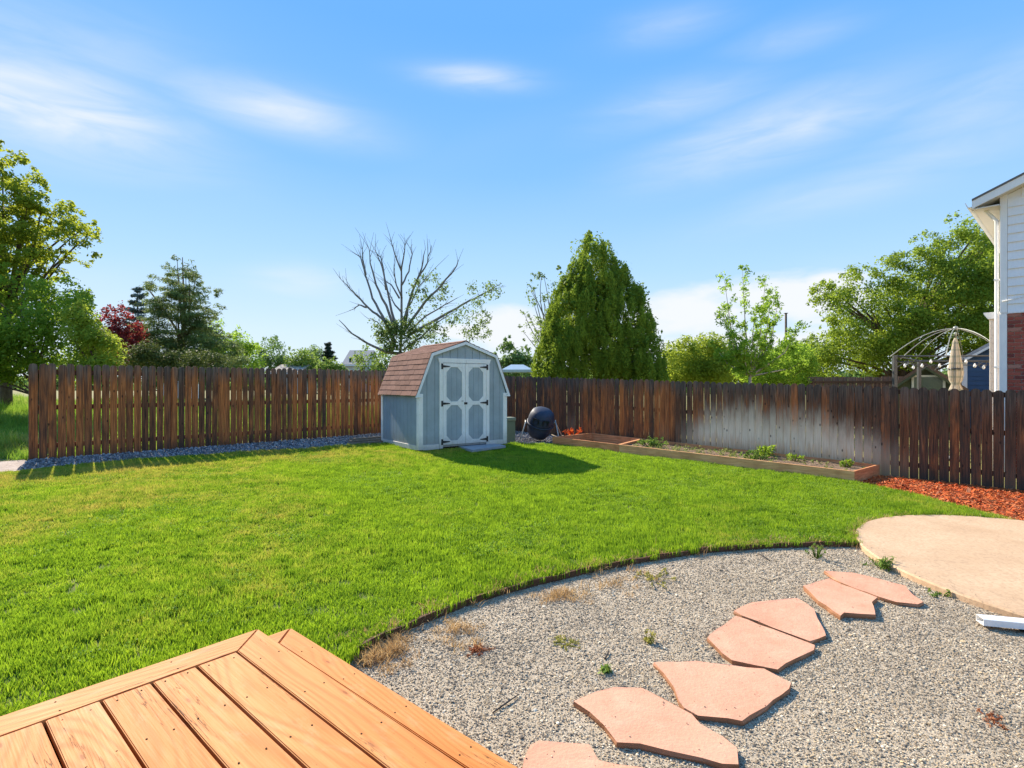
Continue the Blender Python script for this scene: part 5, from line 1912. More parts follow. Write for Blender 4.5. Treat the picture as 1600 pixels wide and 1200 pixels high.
def young_tree():
    Y = 19.0
    rs = np.random.RandomState(41)
    bx = (1172 - 800) / F * Y
    g = gz(bx, Y) - .03
    root = thing('young_ash_tree', 'slender young tree with airy upright branches behind the bleached boards', 'tree', (bx, Y, g))
    base = Vector((bx, Y, g))
    T = Tubes()
    def W(x, y, o=0): return Vector(at(x, y, Y + o)) - base
    node = W(1172, 588)
    T.add([(0, 0, -.05), node * .5, node], [.07, .06, .05], 7)
    C = []; R = []
    ends = [((1132, 438), -.2), ((1160, 420), .2), ((1196, 436), -.1), ((1216, 470), .3), ((1252, 505), -.3), ((1128, 480), .4), ((1180, 480), -.5), ((1142, 520), -.5), ((1235, 525), .4), ((1196, 510), .5), ((1120, 545), .3), ((1165, 540), -.6), ((1262, 560), 0), ((1205, 455), .4)]
    for (x, y), o in ends:
        e = W(x, y, o)
        mid = node.lerp(e, .45) + Vector(((e.x - node.x) * .25, 0, 0))
        pts = [node, node.lerp(mid, .5), mid, mid.lerp(e, .5), e]
        T.add(pts, [.035, .028, .02, .012, .005], 5)
        for i in range(21):
            f = .18 + .84 * i / 20
            a, b = (mid, e) if f > .5 else (node, mid)
            p = a.lerp(b, (f * 2) % 1.0 if f < 1 else 1.0)
            C.append(np.array(p) + rs.normal(0, .11, 3)); R.append(rs.uniform(.10, .24))
    C = np.array(C); R = np.array(R)
    v, f, t = leaf_cloud(C, np.stack([R, R, R * 1.1], 1), rs.randint(18, 42, len(C)), .13, rs, .34, .1, None, .7, .5, .25)
    mobj('crown', np_mesh('crown', v, f, LEAF_FRESH, {'tint': t}), root)
    mobj('trunk', T.mesh('trunk', plain('pale_bark', (.42, .36, .28), .8)), root)
young_tree()

tree('maple_tree', 'large spreading green maple beside the neighbouring house', 'tree',
     [(1268, 455), (1282, 440), (1300, 446), (1318, 430), (1332, 418), (1350, 416), (1366, 426), (1374, 408), (1396, 398), (1416, 396), (1430, 370), (1452, 362), (1472, 376), (1478, 345), (1496, 335), (1520, 345), (1550, 330), (1620, 340), (1660, 420), (1660, 560),
      (1560, 575), (1480, 560), (1440, 585), (1400, 590), (1330, 592), (1262, 590), (1258, 560), (1272, 520), (1290, 500), (1272, 480)],
     26, LEAF_RIGHT, BARK_BROWN, 1408, n=420, per=290, size=.12, rad=.60, seed=51, trunk_r=.24, limbs=50, trunk_top=540, inset=2, sprays=90)
tree('leafy_tree', 'dark green tree filling the gap between the maple and the house', 'tree',
     [(1500, 350), (1530, 330), (1560, 320), (1700, 330), (1700, 600), (1520, 600), (1500, 480)],
     33, LEAF_DENSE, BARK_BROWN, 1570, n=140, per=260, size=.16, rad=.8, seed=52, trunk_r=.2, limbs=16, sprays=20)


# ------------------------------------------------------------------ neighbouring house at the right
def brick_mat():
    m, t, b = newmat('red_brick')
    r = t.n('ShaderNodeObjectInfo').outputs['Random']
    geo = t.n('ShaderNodeNewGeometry').outputs['Position']
    c = t.ramp(r, [(0, (.27, .055, .04)), (.3, (.33, .08, .055)), (.55, (.38, .10, .07)), (.72, (.17, .045, .04)), (.88, (.31, .08, .055)), (1, (.46, .25, .19))])
    n = t.noise(geo, 40, 4, .7)
    c = t.mix(t.rng(n, .6, .75, 0, .5), c, (.36, .24, .20))
    setb(t, b, c, .9, .2, None, n, .5, .005)
    return m


def house():
    P = Vector((10.0, 11.0, 0))
    dx = Vector((.679, -.734, 0)); ang = math.atan2(dx.y, dx.x)
    g = gz(10, 11)
    root = thing('neighbour_house', 'two storey house at the right edge with white siding over red brick', 'house', (P.x, P.y, g), ang)
    def pt(nm, me, loc=None): return mobj(nm, me, root, loc)
    siding = plain('white_siding', (.86, .85, .85), .55, .03, 3)
    cream = plain('cream_trim', (.68, .62, .54), .6, .05, 3)
    soffit = plain('soffit_paint', (.72, .66, .57), .6, .03, 3)
    mortar = plain('mortar', (.56, .46, .40), .9, .15, 30, .1)
    Wd, Dp = 7.0, 9.0
    BT = 3.36 - g           # top of the brick
    EH = 5.72 - g           # eaves
    slope = .42
    # core walls
    ridge = EH + slope * Wd / 2
    pt('wall', box_mesh('wall', (.03, .03, 0), (Wd - .03, Dp, BT - .02), mortar))
    pt('upper_wall', prism_mesh('upper_wall', [(0.03, BT - .02), (Wd - .03, BT - .02), (Wd - .03, EH), (Wd / 2, ridge - .01), (.03, EH)], 'y', .025, Dp - .02, siding))
    # brick veneer: rows of bricks on the gable face
    BM = brick_mat()
    bl, bh, jt = .215, .062, .0125
    me_b = box_mesh('brick', (0, 0, 0), (bl - jt, .022, bh - .0), BM, .002)
    me_h = box_mesh('brick', (0, 0, 0), (bl / 2 - jt, .022, bh - .0), BM, .002)
    rest = bmesh.new()
    row = 0
    z = BT - bh - .03
    count = 0
    while z > 0:
        x = .10
        k = 0
        first = row % 2
        while x < Wd - .1:
            w = bl / 2 if (first and k == 0) else bl
            me = me_h if (first and k == 0) else me_b
            if z > 1.5 and x < 1.6 and count < 290:
                o = pt('brick', me, (x, .004 + rnd.uniform(0, .003), z)); count += 1
            else:
                add_box(rest, (x, .005, z), (x + w - jt, .0295, z + bh))
            x += w; k += 1
        z -= bh + jt; row += 1
    o = pt('bricks', bm_mesh(rest, 'bricks', BM)); o['kind'] = 'stuff'
    # siding boards
    z = BT
    ex = .178
    while z < ridge - .2:
        x0, x1 = .105, Wd - .105
        if z + ex > EH:
            q = (z + ex - EH) / slope
            x0, x1 = max(x0, q), min(x1, Wd - q)
        if x1 - x0 < .3: break
        xl0, xl1 = x0, x1
        if z > EH:
            pass
        bm = bmesh.new()
        add_prism(bm, [(.028, z - .012), (-.012, z - .012), (.014, z + ex - .002), (.028, z + ex - .002)], 'x', x0, x1)
        pt('siding_board', bm_mesh(bm, 'siding_board', siding))
        z += ex
    pt('belt_board', box_mesh('belt_board', (.0, -.010, BT - .028), (Wd, .029, BT - .013), siding))
    pt('corner_board', box_mesh('corner_board', (-.012, -.014, BT - .01), (.10, .029, EH + .06), WHITE_CLEAN, .003))
    pt('corner_board', box_mesh('corner_board', (-.026, -.006, 0), (.095, .029, BT - .03), WHITE_CLEAN, .003))
    # side wall cladding
    z = BT
    while z < EH - .05:
        pt('side_siding_board', prism_mesh('side_siding_board', [(.028, z - .012), (.0, z - .012), (.012, z + ex - .002), (.028, z + ex - .002)], 'y', .031, Dp, siding))
        z += ex
    # roof
    ovx, ovy = .42, .26
    def rz(x): return EH + slope * min(x, Wd - x)
    roof = plain('grey_roof', (.16, .15, .145), .9, .2, 20, .2, grit=.3)
    for s in (0, 1):
        a = (-ovx, rz(-ovx) + .14); b = (Wd / 2, ridge + .14)
        quad = [a, b, (b[0], b[1] + .04), (a[0], a[1] + .04)]
        if s: quad = [(Wd - x, z) for x, z in quad]
        pt('roof', prism_mesh('roof', quad, 'y', -ovy - .03, Dp + .3, roof))
        quad = [(a[0], a[1] - .16), (b[0], b[1] - .16), (b[0], b[1] - .002), (a[0], a[1] - .002)]
        q2 = [(a[0] + .03, a[1] - .135), (b[0], b[1] - .13), (b[0], b[1] - .005), (a[0] + .03, a[1] - .018)]
        if s:
            quad = [(Wd - x, z) for x, z in quad]; q2 = [(Wd - x, z) for x, z in q2]
        pt('rake_board', prism_mesh('rake_board', quad, 'y', -ovy - .015, -ovy + .015, cream if False else WHITE_CLEAN))
        pt('soffit', prism_mesh('soffit', [(q2[0][0], q2[0][1]), (q2[1][0], q2[1][1]), (q2[1][0], q2[1][1] + .02), (q2[0][0], q2[0][1] + .02)], 'y', -ovy + .016, Dp + .28, soffit))
    pt('eave_soffit', box_mesh('eave_soffit', (-ovx + .02, -ovy + .02, rz(-ovx) - .035), (-.002, Dp, rz(-ovx) - .015), soffit))
    # gutter along the left eave: a trough
    gx, gzz = -ovx - .002, rz(-ovx) + .01
    prof = [(gx, gzz), (gx - .07, gzz), (gx - .11, gzz + .11), (gx - .10, gzz + .115), (gx - .062, gzz + .012), (gx, gzz + .012)]
    pt('gutter', prism_mesh('gutter', prof, 'y', -ovy - .02, Dp + .2, WHITE_CLEAN))
    # downspout
    def dsp(pts):
        T = Tubes().add(pts, .036, 8)
        pt('downspout', T.mesh('downspout', WHITE_CLEAN))
    dsp([(-.07, .10, 0), (-.07, .10, 1.6), (-.07, .10, 3.2), (-.07, .10, EH - .45), (-.30, .02, EH - .12), (gx - .03, -.02, gzz + .01)])
    for zz in (2.2, 4.0): pt('strap', box_mesh('strap', (-.112, .055, zz), (-.026, .145, zz + .03), WHITE_CLEAN))
    # bay on the side wall with a little cornice
    bt = 3.42 - g
    bay_x = -.215
    pt('side_bay', box_mesh('side_bay', (bay_x, .42, 0), (.0, 2.0, bt - .14), cream, .004))
    z = .3
    while z < bt - .25:
        pt('bay_board', box_mesh('bay_board', (bay_x + .01, .408, z), (-.03, .419, z + .15), cream, .002)); z += .162
    pt('bay_cornice', prism_mesh('bay_cornice', [(bay_x - .02, bt - .14), (.0, bt - .14), (.0, bt), (bay_x - .09, bt), (bay_x - .085, bt - .04)], 'y', .36, 2.06, WHITE_CLEAN))
    # a low thin cable on the wall
    T = Tubes().add([(.02, -.03, 3.55), (.3, -.02, 3.6), (.6, -.02, 3.7), (1.0, -.02, 3.85)], .006, 5)
    pt('cable', T.mesh('cable', WHITE_CLEAN))
house()


# ------------------------------------------------------------------ things behind the right fence
METAL_GREY = plain('grey_metal', (.065, .068, .07), .5, .15, 10, .5, .3)
METAL_PALE = plain('pale_metal', (.27, .28, .25), .45, .1, 10, .5, .3)


def gazebo():
    Y = 15.0
    c = at(1503, 515, Y + 1.2)
    g = gz(c.x, c.y)
    root = thing('gazebo_frame', 'bare metal gazebo frame with domed ribs beside the brick house', 'gazebo', (c.x, c.y, g))
    def L(v): return Vector(v) - root.location
    A = at(1398, 0, Y); A.z = g
    B = at(1436, 0, Y + 2.9); B.z = g
    hw = Vector((B.x - A.x, B.y - A.y, 0))
    side = Vector((2.75, -.2, 0))
    Cc, D = A + side, B + side
    zt = at(1398, 556, Y).z
    for p in (A, B, Cc, D):
        q = L(p)
        m = box_mesh('post', (-.045, -.045, 0), (.045, .045, zt - g), METAL_GREY, .004)
        mobj('post', m, root, (q.x, q.y, 0))
    def beam(a, b, z, r=.022):
        T = Tubes().add([L((a.x, a.y, z)), L((b.x, b.y, z))], r, 6)
        mobj('beam', T.mesh('beam', METAL_GREY), root)
    for a, b in ((A, B), (B, D), (D, Cc), (Cc, A)):
        beam(a, b, zt - .01); beam(a, b, zt - .16, .014)
    # scroll brackets
    for p, d in ((A, (Cc - A).normalized()), (B, (D - B).normalized()), (Cc, (A - Cc).normalized())):
        pts = []
        for i in range(9):
            t = i / 8
            pts.append(L(Vector((p.x, p.y, zt - .34)) + d * (.05 + .62 * t) + Vector((0, 0, .16 * math.sin(t * 3.14)))))
        mobj('bracket', Tubes().add(pts, .012, 5).mesh('bracket', METAL_GREY), root)
        ring = [L(Vector((p.x, p.y, zt - .24)) + d * (.45 + .1 * math.cos(a)) + Vector((0, 0, .1 * math.sin(a)))) for a in np.linspace(0, 6.28, 13)]
        mobj('scroll', Tubes().add(ring, .010, 5).mesh('scroll', METAL_GREY), root)
    cen = (A + B + Cc + D) / 4
    apex = Vector((cen.x, cen.y, at(0, 513, cen.y).z))
    mids = [(A + B) / 2, (B + D) / 2, (D + Cc) / 2, (Cc + A) / 2]
    for p in [A, B, Cc, D] + mids:
        e = p + (p - cen).normalized() * .22
        e = Vector((e.x, e.y, zt - .03))
        pts = []
        for i in range(9):
            t = i / 8
            q = apex.lerp(e, t)
            q.z += .20 * math.sin(math.pi * t) ** .9
            pts.append(L(q))
        mobj('rib', Tubes().add(pts, .0125, 6).mesh('rib', METAL_PALE), root)
    mobj('finial', lathe_mesh('finial', [(.01, -.06), (.06, -.05), (.07, 0), (.05, .05), (.01, .07)], METAL_PALE, 10, Matrix.Translation(L(apex))), root)
    # string lights hung along the front beam
    glass = plain('frosted_bulb', (.85, .86, .84), .3, .02)
    s = thing('string_lights', 'string of white globe bulbs hanging from the gazebo frame', 'string lights', (A.x, A.y, zt - .1))
    wire = []
    a0, b0 = A, Cc
    n = 13
    for i in range(n):
        t = i / (n - 1)
        p = a0.lerp(b0, t)
        sag = .16 * abs(math.sin(t * math.pi * 3))
        q = Vector((p.x, p.y, zt - .1 - sag)) - s.location
        wire.append(q + Vector((0, -.05, 0)))
    mobj('wire', Tubes().add(wire, .006, 4).mesh('wire', BLACK_METAL), s)
    bulb = lathe_mesh('bulb', [(.012, 0), (.018, -.03), (.034, -.06), (.036, -.085), (.02, -.115), (.004, -.12)], glass, 8)
    for q in wire[1:-1]:
        mobj('bulb', bulb, s, q)
    return A, Cc
gazebo()


def umbrella():
    Y = 13.2
    c = at(1493, 600, Y)
    g = gz(c.x, c.y)
    root = thing('closed_umbrella', 'folded beige plaid patio umbrella standing next to the gazebo', 'umbrella', (c.x, c.y, g))
    m, t, b = newmat('plaid_canvas')
    co = t.n('ShaderNodeTexCoord').outputs['Object']
    sp = t.n('ShaderNodeSeparateXYZ', {0: co})
    an = t.math('ARCTAN2', sp.outputs[1], sp.outputs[0])
    s1 = t.rng(t.math('SINE', t.math('MULTIPLY', an, 16)), .3, .6)
    s2 = t.rng(t.math('SINE', t.math('MULTIPLY', sp.outputs[2], 38)), .45, .7)
    cc = t.mix(t.math('MULTIPLY', s1, .7), (.50, .42, .32), (.26, .20, .13))
    cc = t.mix(t.math('MULTIPLY', s2, .6), cc, (.22, .23, .17))
    setb(t, b, cc, .9, .2)
    z1 = at(0, 528, Y).z - g
    z0 = at(0, 603, Y).z - g
    H = z1 - z0
    prof = [(.02, z1), (.045, z1 - .08), (.08, z1 - .3 * H), (.115, z1 - .55 * H), (.135, z1 - .72 * H), (.115, z1 - .88 * H), (.075, z1 - .96 * H), (.11, z0 - .06), (.13, z0 - .12)]
    me = lathe_mesh('canopy', prof[::-1], m, 32, None, True, lambda a, z: 1 + .17 * math.sin(a * 8) + .06 * math.sin(a * 3 + z * 2))
    mobj('canopy', me, root)
    mobj('strap', lathe_mesh('strap', [(.128, z1 - .66 * H), (.142, z1 - .66 * H), (.142, z1 - .63 * H), (.126, z1 - .63 * H)], BLACK_METAL, 20), root)
    mobj('pole', lathe_mesh('pole', [(.02, 0), (.02, z1 + .06), (.028, z1 + .06), (.028, z1 + .12), (.006, z1 + .15)], METAL_PALE, 10), root)
    mobj('base', lathe_mesh('base', [(.26, 0), (.26, .05), (.05, .09), (.04, .3)], METAL_GREY, 20), root)
umbrella()


def small_house(name, label, cat, px0, px1, eave_y, ridge_y, Y, wall_m, roof_m, trim_m, depth=3.0, gable_front=False, window=None, boards=None, rz=0.0):
    x0, x1 = at(px0, 0, Y).x, at(px1, 0, Y).x
    W = x1 - x0
    cx = (x0 + x1) / 2
    g = gz(cx, Y) - .03
    root = thing(name, label, cat, (cx, Y, g), rz)
    eh = EYE + (600 - eave_y) / F * Y - g
    rh = EYE + (600 - ridge_y) / F * Y - g
    if gable_front:
        mobj('wall', prism_mesh('wall', [(-W / 2, 0), (W / 2, 0), (W / 2, eh), (0, rh), (-W / 2, eh)], 'y', 0, depth, wall_m), root)
        for s in (1, -1):
            q = [(s * (W / 2 + .2), eh - .2 * (rh - eh) / (W / 2)), (0, rh + .02), (0, rh + .14), (s * (W / 2 + .2), eh + .12 - .2 * (rh - eh) / (W / 2))]
            mobj('roof', prism_mesh('roof', q, 'y', -.25, depth + .2, roof_m), root)
            q2 = [(q[0][0], q[0][1] - .1), (0, rh - .08), (0, rh + .015), (q[0][0], q[0][1] - .005)]
            mobj('rake_board', prism_mesh('rake_board', q2, 'y', -.25, -.21, trim_m), root)
    else:
        mobj('wall', prism_mesh('wall', [(0, 0), (depth, 0), (depth, eh), (depth / 2, rh), (0, eh)], 'x', -W / 2, W / 2, wall_m), root)
        for s in (0, 1):
            q = [(-.25, eh - .1), (depth / 2, rh + .02), (depth / 2, rh + .14), (-.25, eh + .02)]
            if s: q = [(depth - y, z) for y, z in q]
            mobj('roof', prism_mesh('roof', q, 'x', -W / 2 - .2, W / 2 + .2, roof_m), root)
        mobj('fascia', box_mesh('fascia', (-W / 2 - .2, -.29, eh - .2), (W / 2 + .2, -.252, eh - .02), trim_m), root)
    if window:
        wx0, wx1, wy0, wy1 = window
        a, b = at(wx0, wy1, Y), at(wx1, wy0, Y)
        fr = mobj('window', box_mesh('window', (a.x - cx, -.05, a.z - g), (b.x - cx, -.002, b.z - g), trim_m), root)
        m = plain('dark_glass', (.03, .04, .045), .1, .1, 3, .6)
        th = .08
        mobj('pane', box_mesh('pane', (a.x - cx + th, -.056, a.z - g + th), (b.x - cx - th, -.0505, b.z - g - th), m), fr)
    if boards:
        z = .1
        while z < eh - boards:
            mobj('siding_board', prism_mesh('siding_board', [(-.002, z), (-.03, z), (-.012, z + boards - .004), (-.002, z + boards - .004)], 'x', -W / 2 + .16, W / 2, wall_m), root)
            z += boards
        mobj('corner_board', box_mesh('corner_board', (-W / 2 - .01, -.035, 0), (-W / 2 + .155, -.003, eh), trim_m), root)
    return root


NAVY = plain('navy_siding', (.035, .09, .19), .6, .08, 3)
GREEN_WALL = plain('dark_green_wall', (.055, .075, .035), .7, .15, 3)
BROWN_ROOF = plain('brown_roof', (.12, .085, .06), .9, .2, 10, .2)
TAN_ROOF = plain('tan_roof', (.36, .30, .25), .9, .1, 4, .2)
GREY_ROOF = plain('pale_grey_roof', (.42, .42, .43), .8, .1, 4)
small_house('navy_shed', 'navy blue clapboard shed behind the umbrella', 'shed', 1516, 1600, 562, 535, 20, NAVY, GREY_ROOF, WHITE_CLEAN, 3, True, None, .17, -.72)
small_house('green_shed', 'dark green shed with a white framed window behind the gazebo', 'shed', 1404, 1488, 606, 573, 18.5, GREEN_WALL, BROWN_ROOF, GREEN_WALL, 3, True, None, None, -.66)
def green_window():
    # the white window frame of the green shed, standing forward of its wall
    pass
sh = [o for o in bpy.data.objects if o.name.startswith('green_shed')][0]
def shed_window(root, Y):
    g = root.location.z; cx = root.location.x
    a, b = at(1432, 615, Y), at(1474, 586, Y)
    th = .07
    fr = bmesh.new()
    add_box(fr, (a.x - cx, -.06, a.z - g), (a.x - cx + th, -.003, b.z - g))
    add_box(fr, (b.x - cx - th, -.06, a.z - g), (b.x - cx, -.003, b.z - g))
    add_box(fr, (a.x - cx + th, -.058, b.z - g - th), (b.x - cx - th, -.004, b.z - g))
    add_box(fr, (a.x - cx + th, -.058, a.z - g), (b.x - cx - th, -.004, a.z - g + th))
    f = mobj('window', bm_mesh(fr, 'window', plain('pale_green_trim', (.52, .56, .48), .6)), root)
    mobj('pane', box_mesh('pane', (a.x - cx + th, -.03, a.z - g + th), (b.x - cx - th, -.003, b.z - g - th), plain('green_pane', (.07, .10, .06), .15, .1, 3, .6)), f)
shed_window(sh, 18.4)

small_house('far_house', 'low far house showing only a tan roof above the left fence', 'house', 424, 466, 582, 570, 62, plain('far_wall', (.5, .45, .4), .8), TAN_ROOF, WHITE_CLEAN, 6)
small_house('far_house', 'far white house with a porch roof between the distant trees', 'house', 536, 572, 570, 546, 80, plain('far_white_wall', (.62, .60, .57), .8), plain('far_grey_roof', (.30, .29, .29), .9), WHITE_CLEAN, 8, False, (545, 552, 558, 567))
small_house('white_outbuilding', 'white roofed outbuilding glimpsed under the pine boughs', 'shed', 250, 282, 563, 554, 40, WHITE_CLEAN, plain('white_roof', (.75, .75, .75), .5), WHITE_CLEAN, 3)


def canopy():
    Y = 30.0
    a, b = at(784, 578, Y), at(832, 578, Y)
    c = (a + b) / 2
    g = gz(c.x, c.y)
    root = thing('pale_canopy', 'pale blue flat canopy top just right of the shed', 'canopy', (c.x, c.y, g))
    W = b.x - a.x
    z0 = a.z - g; z1 = at(0, 570, Y).z - g
    m = plain('pale_blue_fabric', (.52, .64, .74), .6, .05, 3)
    bm = bmesh.new()
    lo = [bm.verts.new((sx * W / 2, sy * W / 2, z0)) for sx, sy in ((-1, -1), (1, -1), (1, 1), (-1, 1))]
    hi = [bm.verts.new((sx * W / 5, sy * W / 5, z1)) for sx, sy in ((-1, -1), (1, -1), (1, 1), (-1, 1))]
    sk = [bm.verts.new((sx * W / 2, sy * W / 2, z0 - .14)) for sx, sy in ((-1, -1), (1, -1), (1, 1), (-1, 1))]
    for k in range(4):
        bm.faces.new((lo[k], lo[(k + 1) % 4], hi[(k + 1) % 4], hi[k])); bm.faces.new((sk[k], sk[(k + 1) % 4], lo[(k + 1) % 4], lo[k]))
    bm.faces.new(hi)
    mobj('fabric_top', bm_mesh(bm, 'fabric_top', m), root)
    for sx, sy in ((-1, -1), (1, -1), (1, 1), (-1, 1)):
        mobj('post', box_mesh('post', (-.03, -.03, 0), (.03, .03, z0 - .02), METAL_PALE), root, (sx * (W / 2 - .05), sy * (W / 2 - .05), 0))
canopy()


def utility_pole():
    Y = 44.0
    p = at(1228, 490, Y)
    g = gz(p.x, p.y)
    root = thing('utility_pole', 'slim brown wooden pole rising behind the green shrubs', 'pole', (p.x, p.y, g))
    tube('shaft', [(0, 0, 0), (0, 0, (p.z - g) * .5), (0, 0, p.z - g)], [.11, .10, .085], BARK_BROWN, root, 8)
    mobj('cap', box_mesh('cap', (-.12, -.12, p.z - g), (.12, .12, p.z - g + .05), METAL_GREY), root)
utility_pole()


def back_fence():
    # brown fence of the yard beyond, seen over the pickets
    a, b = at(1262, 600, 22.5), at(1520, 600, 21.0)
    d = b - a; L = d.length; d.normalize()
    root = thing('yard_fence', 'distant brown board fence beyond the right fence, below the maple', 'fence', (a.x, a.y, gz(a.x, a.y)))
    zt = at(0, 589, 22).z - root.location.z
    ang = math.atan2(d.y, d.x)
    for k in range(int(L / .3)):
        o = mobj('board', box_mesh('board', (0, -.02, 0), (.285, 0, zt + rnd.uniform(-.02, .02)), FENCE_WOOD), root, d * (k * .3))
        o.rotation_euler = (0, 0, ang)
        o['warm'] = rnd.uniform(.2, .5); o['bleach'] = 0.0; o['dark'] = .2
    o = mobj('rail', box_mesh('rail', (0, -.055, zt - .25), (L, -.021, zt - .16), RAIL_WOOD), root)
    o.rotation_euler = (0, 0, ang)
back_fence()


# ------------------------------------------------------------------ things by the shed
def compost_tumbler():
    m, t, b = newmat('dark_blue_plastic')
    geo = t.n('ShaderNodeNewGeometry').outputs['Position']
    n = t.noise(geo, 5, 4, .6)
    setb(t, b, t.mix(n, (.016, .022, .045), (.045, .058, .095)), .58, .35)
    Y = 14.6
    c = at(844.5, 661, Y)
    g = gz(c.x, c.y)
    root = thing('compost_tumbler', 'dark blue barrel compost tumbler on a pale tube stand right of the shed', 'composter', (c.x, c.y, g))
    cz = c.z - g
    s = Y / F
    M = Matrix.Translation((0, 0, cz)) @ Matrix.Rotation(math.radians(11), 4, 'Y') @ Matrix.Rotation(math.radians(24), 4, 'X')
    def rib(a, z): return 1 + (.018 if math.sin(a * 8) > .3 else 0) * (1 if z > .02 else .5)
    H = 24.5 * s
    R = 20.5 * s
    up = [(R * 1.0, .02), (R * .985, H * .30), (R * .93, H * .55), (R * .82, H * .78), (R * .66, H * .90), (R * .40, H * .98), (R * .12, H)]
    mobj('barrel_top', lathe_mesh('barrel_top', [(R * .98, .0)] + up, m, 48, M, True, rib), root)
    dn = [(R * .10, -H), (R * .45, -H * .985), (R * .66, -H * .93), (R * .84, -H * .70), (R * .95, -H * .4), (R * 1.0, -.03)]
    mobj('barrel_bottom', lathe_mesh('barrel_bottom', dn + [(R * .98, -.012)], m, 48, M, True, rib), root)
    mobj('seam_band', lathe_mesh('seam_band', [(R * .97, -.025), (R * 1.05, -.02), (R * 1.05, .018), (R * .97, .022)], m, 48, M), root)
    # handles / recess frames on the upper half, facing the viewer
    for a in (-115, -72):
        q = Matrix.Rotation(math.radians(a), 4, 'Z')
        bm = bmesh.new()
        for lo, hi in (((R * .95, -.085, H * .30), (R * 1.045, -.06, H * .62)), ((R * .95, .06, H * .30), (R * 1.045, .085, H * .62)), ((R * .90, -.06, H * .56), (R * 1.03, .06, H * .62))):
            add_box(bm, lo, hi, M @ q)
        mobj('grip', bm_mesh(bm, 'grip', BLACK_METAL), root)
    mt = plain('stand_tube', (.46, .45, .43), .45, .15, 10, .5, .4)
    for sx, feet in ((-1, ((-.06, -.30), (-.03, .34))), (1, ((-.02, -.34), (.16, .30)))):
        ax = sx * (R + .05)
        hub = Vector((ax, 0, cz + .02))
        tops = [hub + Vector((0, -.05, .0)), hub + Vector((0, 0, .05)), hub + Vector((0, .05, .0))]
        f0 = Vector((ax + sx * .12 + (feet[0][0] if sx > 0 else feet[0][0]), feet[0][1], 0)); f1 = Vector((ax + sx * .12 + feet[1][0], feet[1][1], 0))
        mobj('leg_frame', Tubes().add([f0] + tops + [f1], .016, 7).mesh('leg_frame', mt), root)
        mobj('axle', Tubes().add([Vector((sx * R * .9, 0, cz)), hub], .022, 8).mesh('axle', mt), root)
    mobj('foot_bar', Tubes().add([Vector((-R - .2, -.30, .02)), Vector((-R - .2, .34, .02))], .014, 6).mesh('foot_bar', mt), root)
compost_tumbler()


def utility_box():
    Y = 14.3
    a, b = at(786, 688, Y), at(803, 652, Y)
    c = (a.x + b.x) / 2
    g = gz(c, Y)
    root = thing('utility_pedestal', 'olive green utility box tucked behind the right corner of the shed', 'utility box', (c, Y, g), .5)
    m = plain('olive_plastic', (.19, .20, .12), .6, .1, 6)
    h = b.z - g
    mobj('body', box_mesh('body', (-.15, -.12, 0), (.15, .16, h - .1), m, .015), root)
    mobj('lid', box_mesh('lid', (-.165, -.135, h - .099), (.165, .175, h), plain('pale_olive_plastic', (.26, .27, .18), .6), .02), root)
utility_box()


def lumber():
    base = atg(548, 690, .02)
    dd = FD_L
    ang = math.atan2(dd.y, dd.x)
    labs = ['lowest grey plank of the lumber lying left of the shed', 'middle plank of the lumber lying left of the shed', 'top pale plank of the lumber lying left of the shed']
    for k in range(3):
        p = at(544 + 2 * k, 690 - 4.4 * k, 13.1 + .1 * k)
        me = box_mesh('plank', (0, -.08, 0), (1.5 - .15 * k, .08, .04), OLD_WOOD, .003)
        o = mobj('plank', me)
        o.location = (p.x, p.y, gz(p.x, p.y) + .035 + .042 * k)
        o.rotation_euler = (0, 0, ang - .18 + .06 * k)
        tag(o, labs[k], 'plank', 'planks stacked beside the shed')
lumber()


def brush_pile():
    c = atg(883, 684, .1)
    root = thing('brush_pile', 'small heap of cut sticks between the tumbler and the short planter', 'brush pile', (c.x, c.y, gz(c.x, c.y)))
    m = bark('stick_bark', (.36, .29, .22))
    for i in range(22):
        a = rnd.uniform(0, 3.14); L = rnd.uniform(.2, .5)
        o = Vector((rnd.gauss(0, .16), rnd.gauss(0, .15), .03 + abs(rnd.gauss(0, .07))))
        d = Vector((math.cos(a), math.sin(a), rnd.uniform(-.2, .3))) * L / 2
        tube('stick', [o - d, o, o + d], [.015, .018, .012], m, root, 5)
brush_pile()


def leaf_plant(name, label, cat, pos, n, h, spread, size, mat, seed, asp=.4, stems=True):
    rs = np.random.RandomState(seed)
    root = thing(name, label, cat, pos)
    C = np.c_[rs.normal(0, spread, n), rs.normal(0, spread, n), rs.uniform(.1, 1, n) * h]
    v, f, t = leaf_cloud(C, np.full((n, 3), size * .8), 9, size, rs, asp, .4, None, .7, .6)
    mobj('leaves', np_mesh('leaves', v, f, mat, {'tint': t}), root)
    T = Tubes()
    for c in C: T.add([(c[0] * .2, c[1] * .2, -.01), (c[0] * .7, c[1] * .7, c[2] * .6), tuple(c)], [.004, .003, .002], 4)
    mobj('stem', T.mesh('stem', mat), root)
    return root


def gpos(px, py, dz=0.0):
    p = atg(px, py)
    return (p.x, p.y, gz(p.x, p.y) + dz)


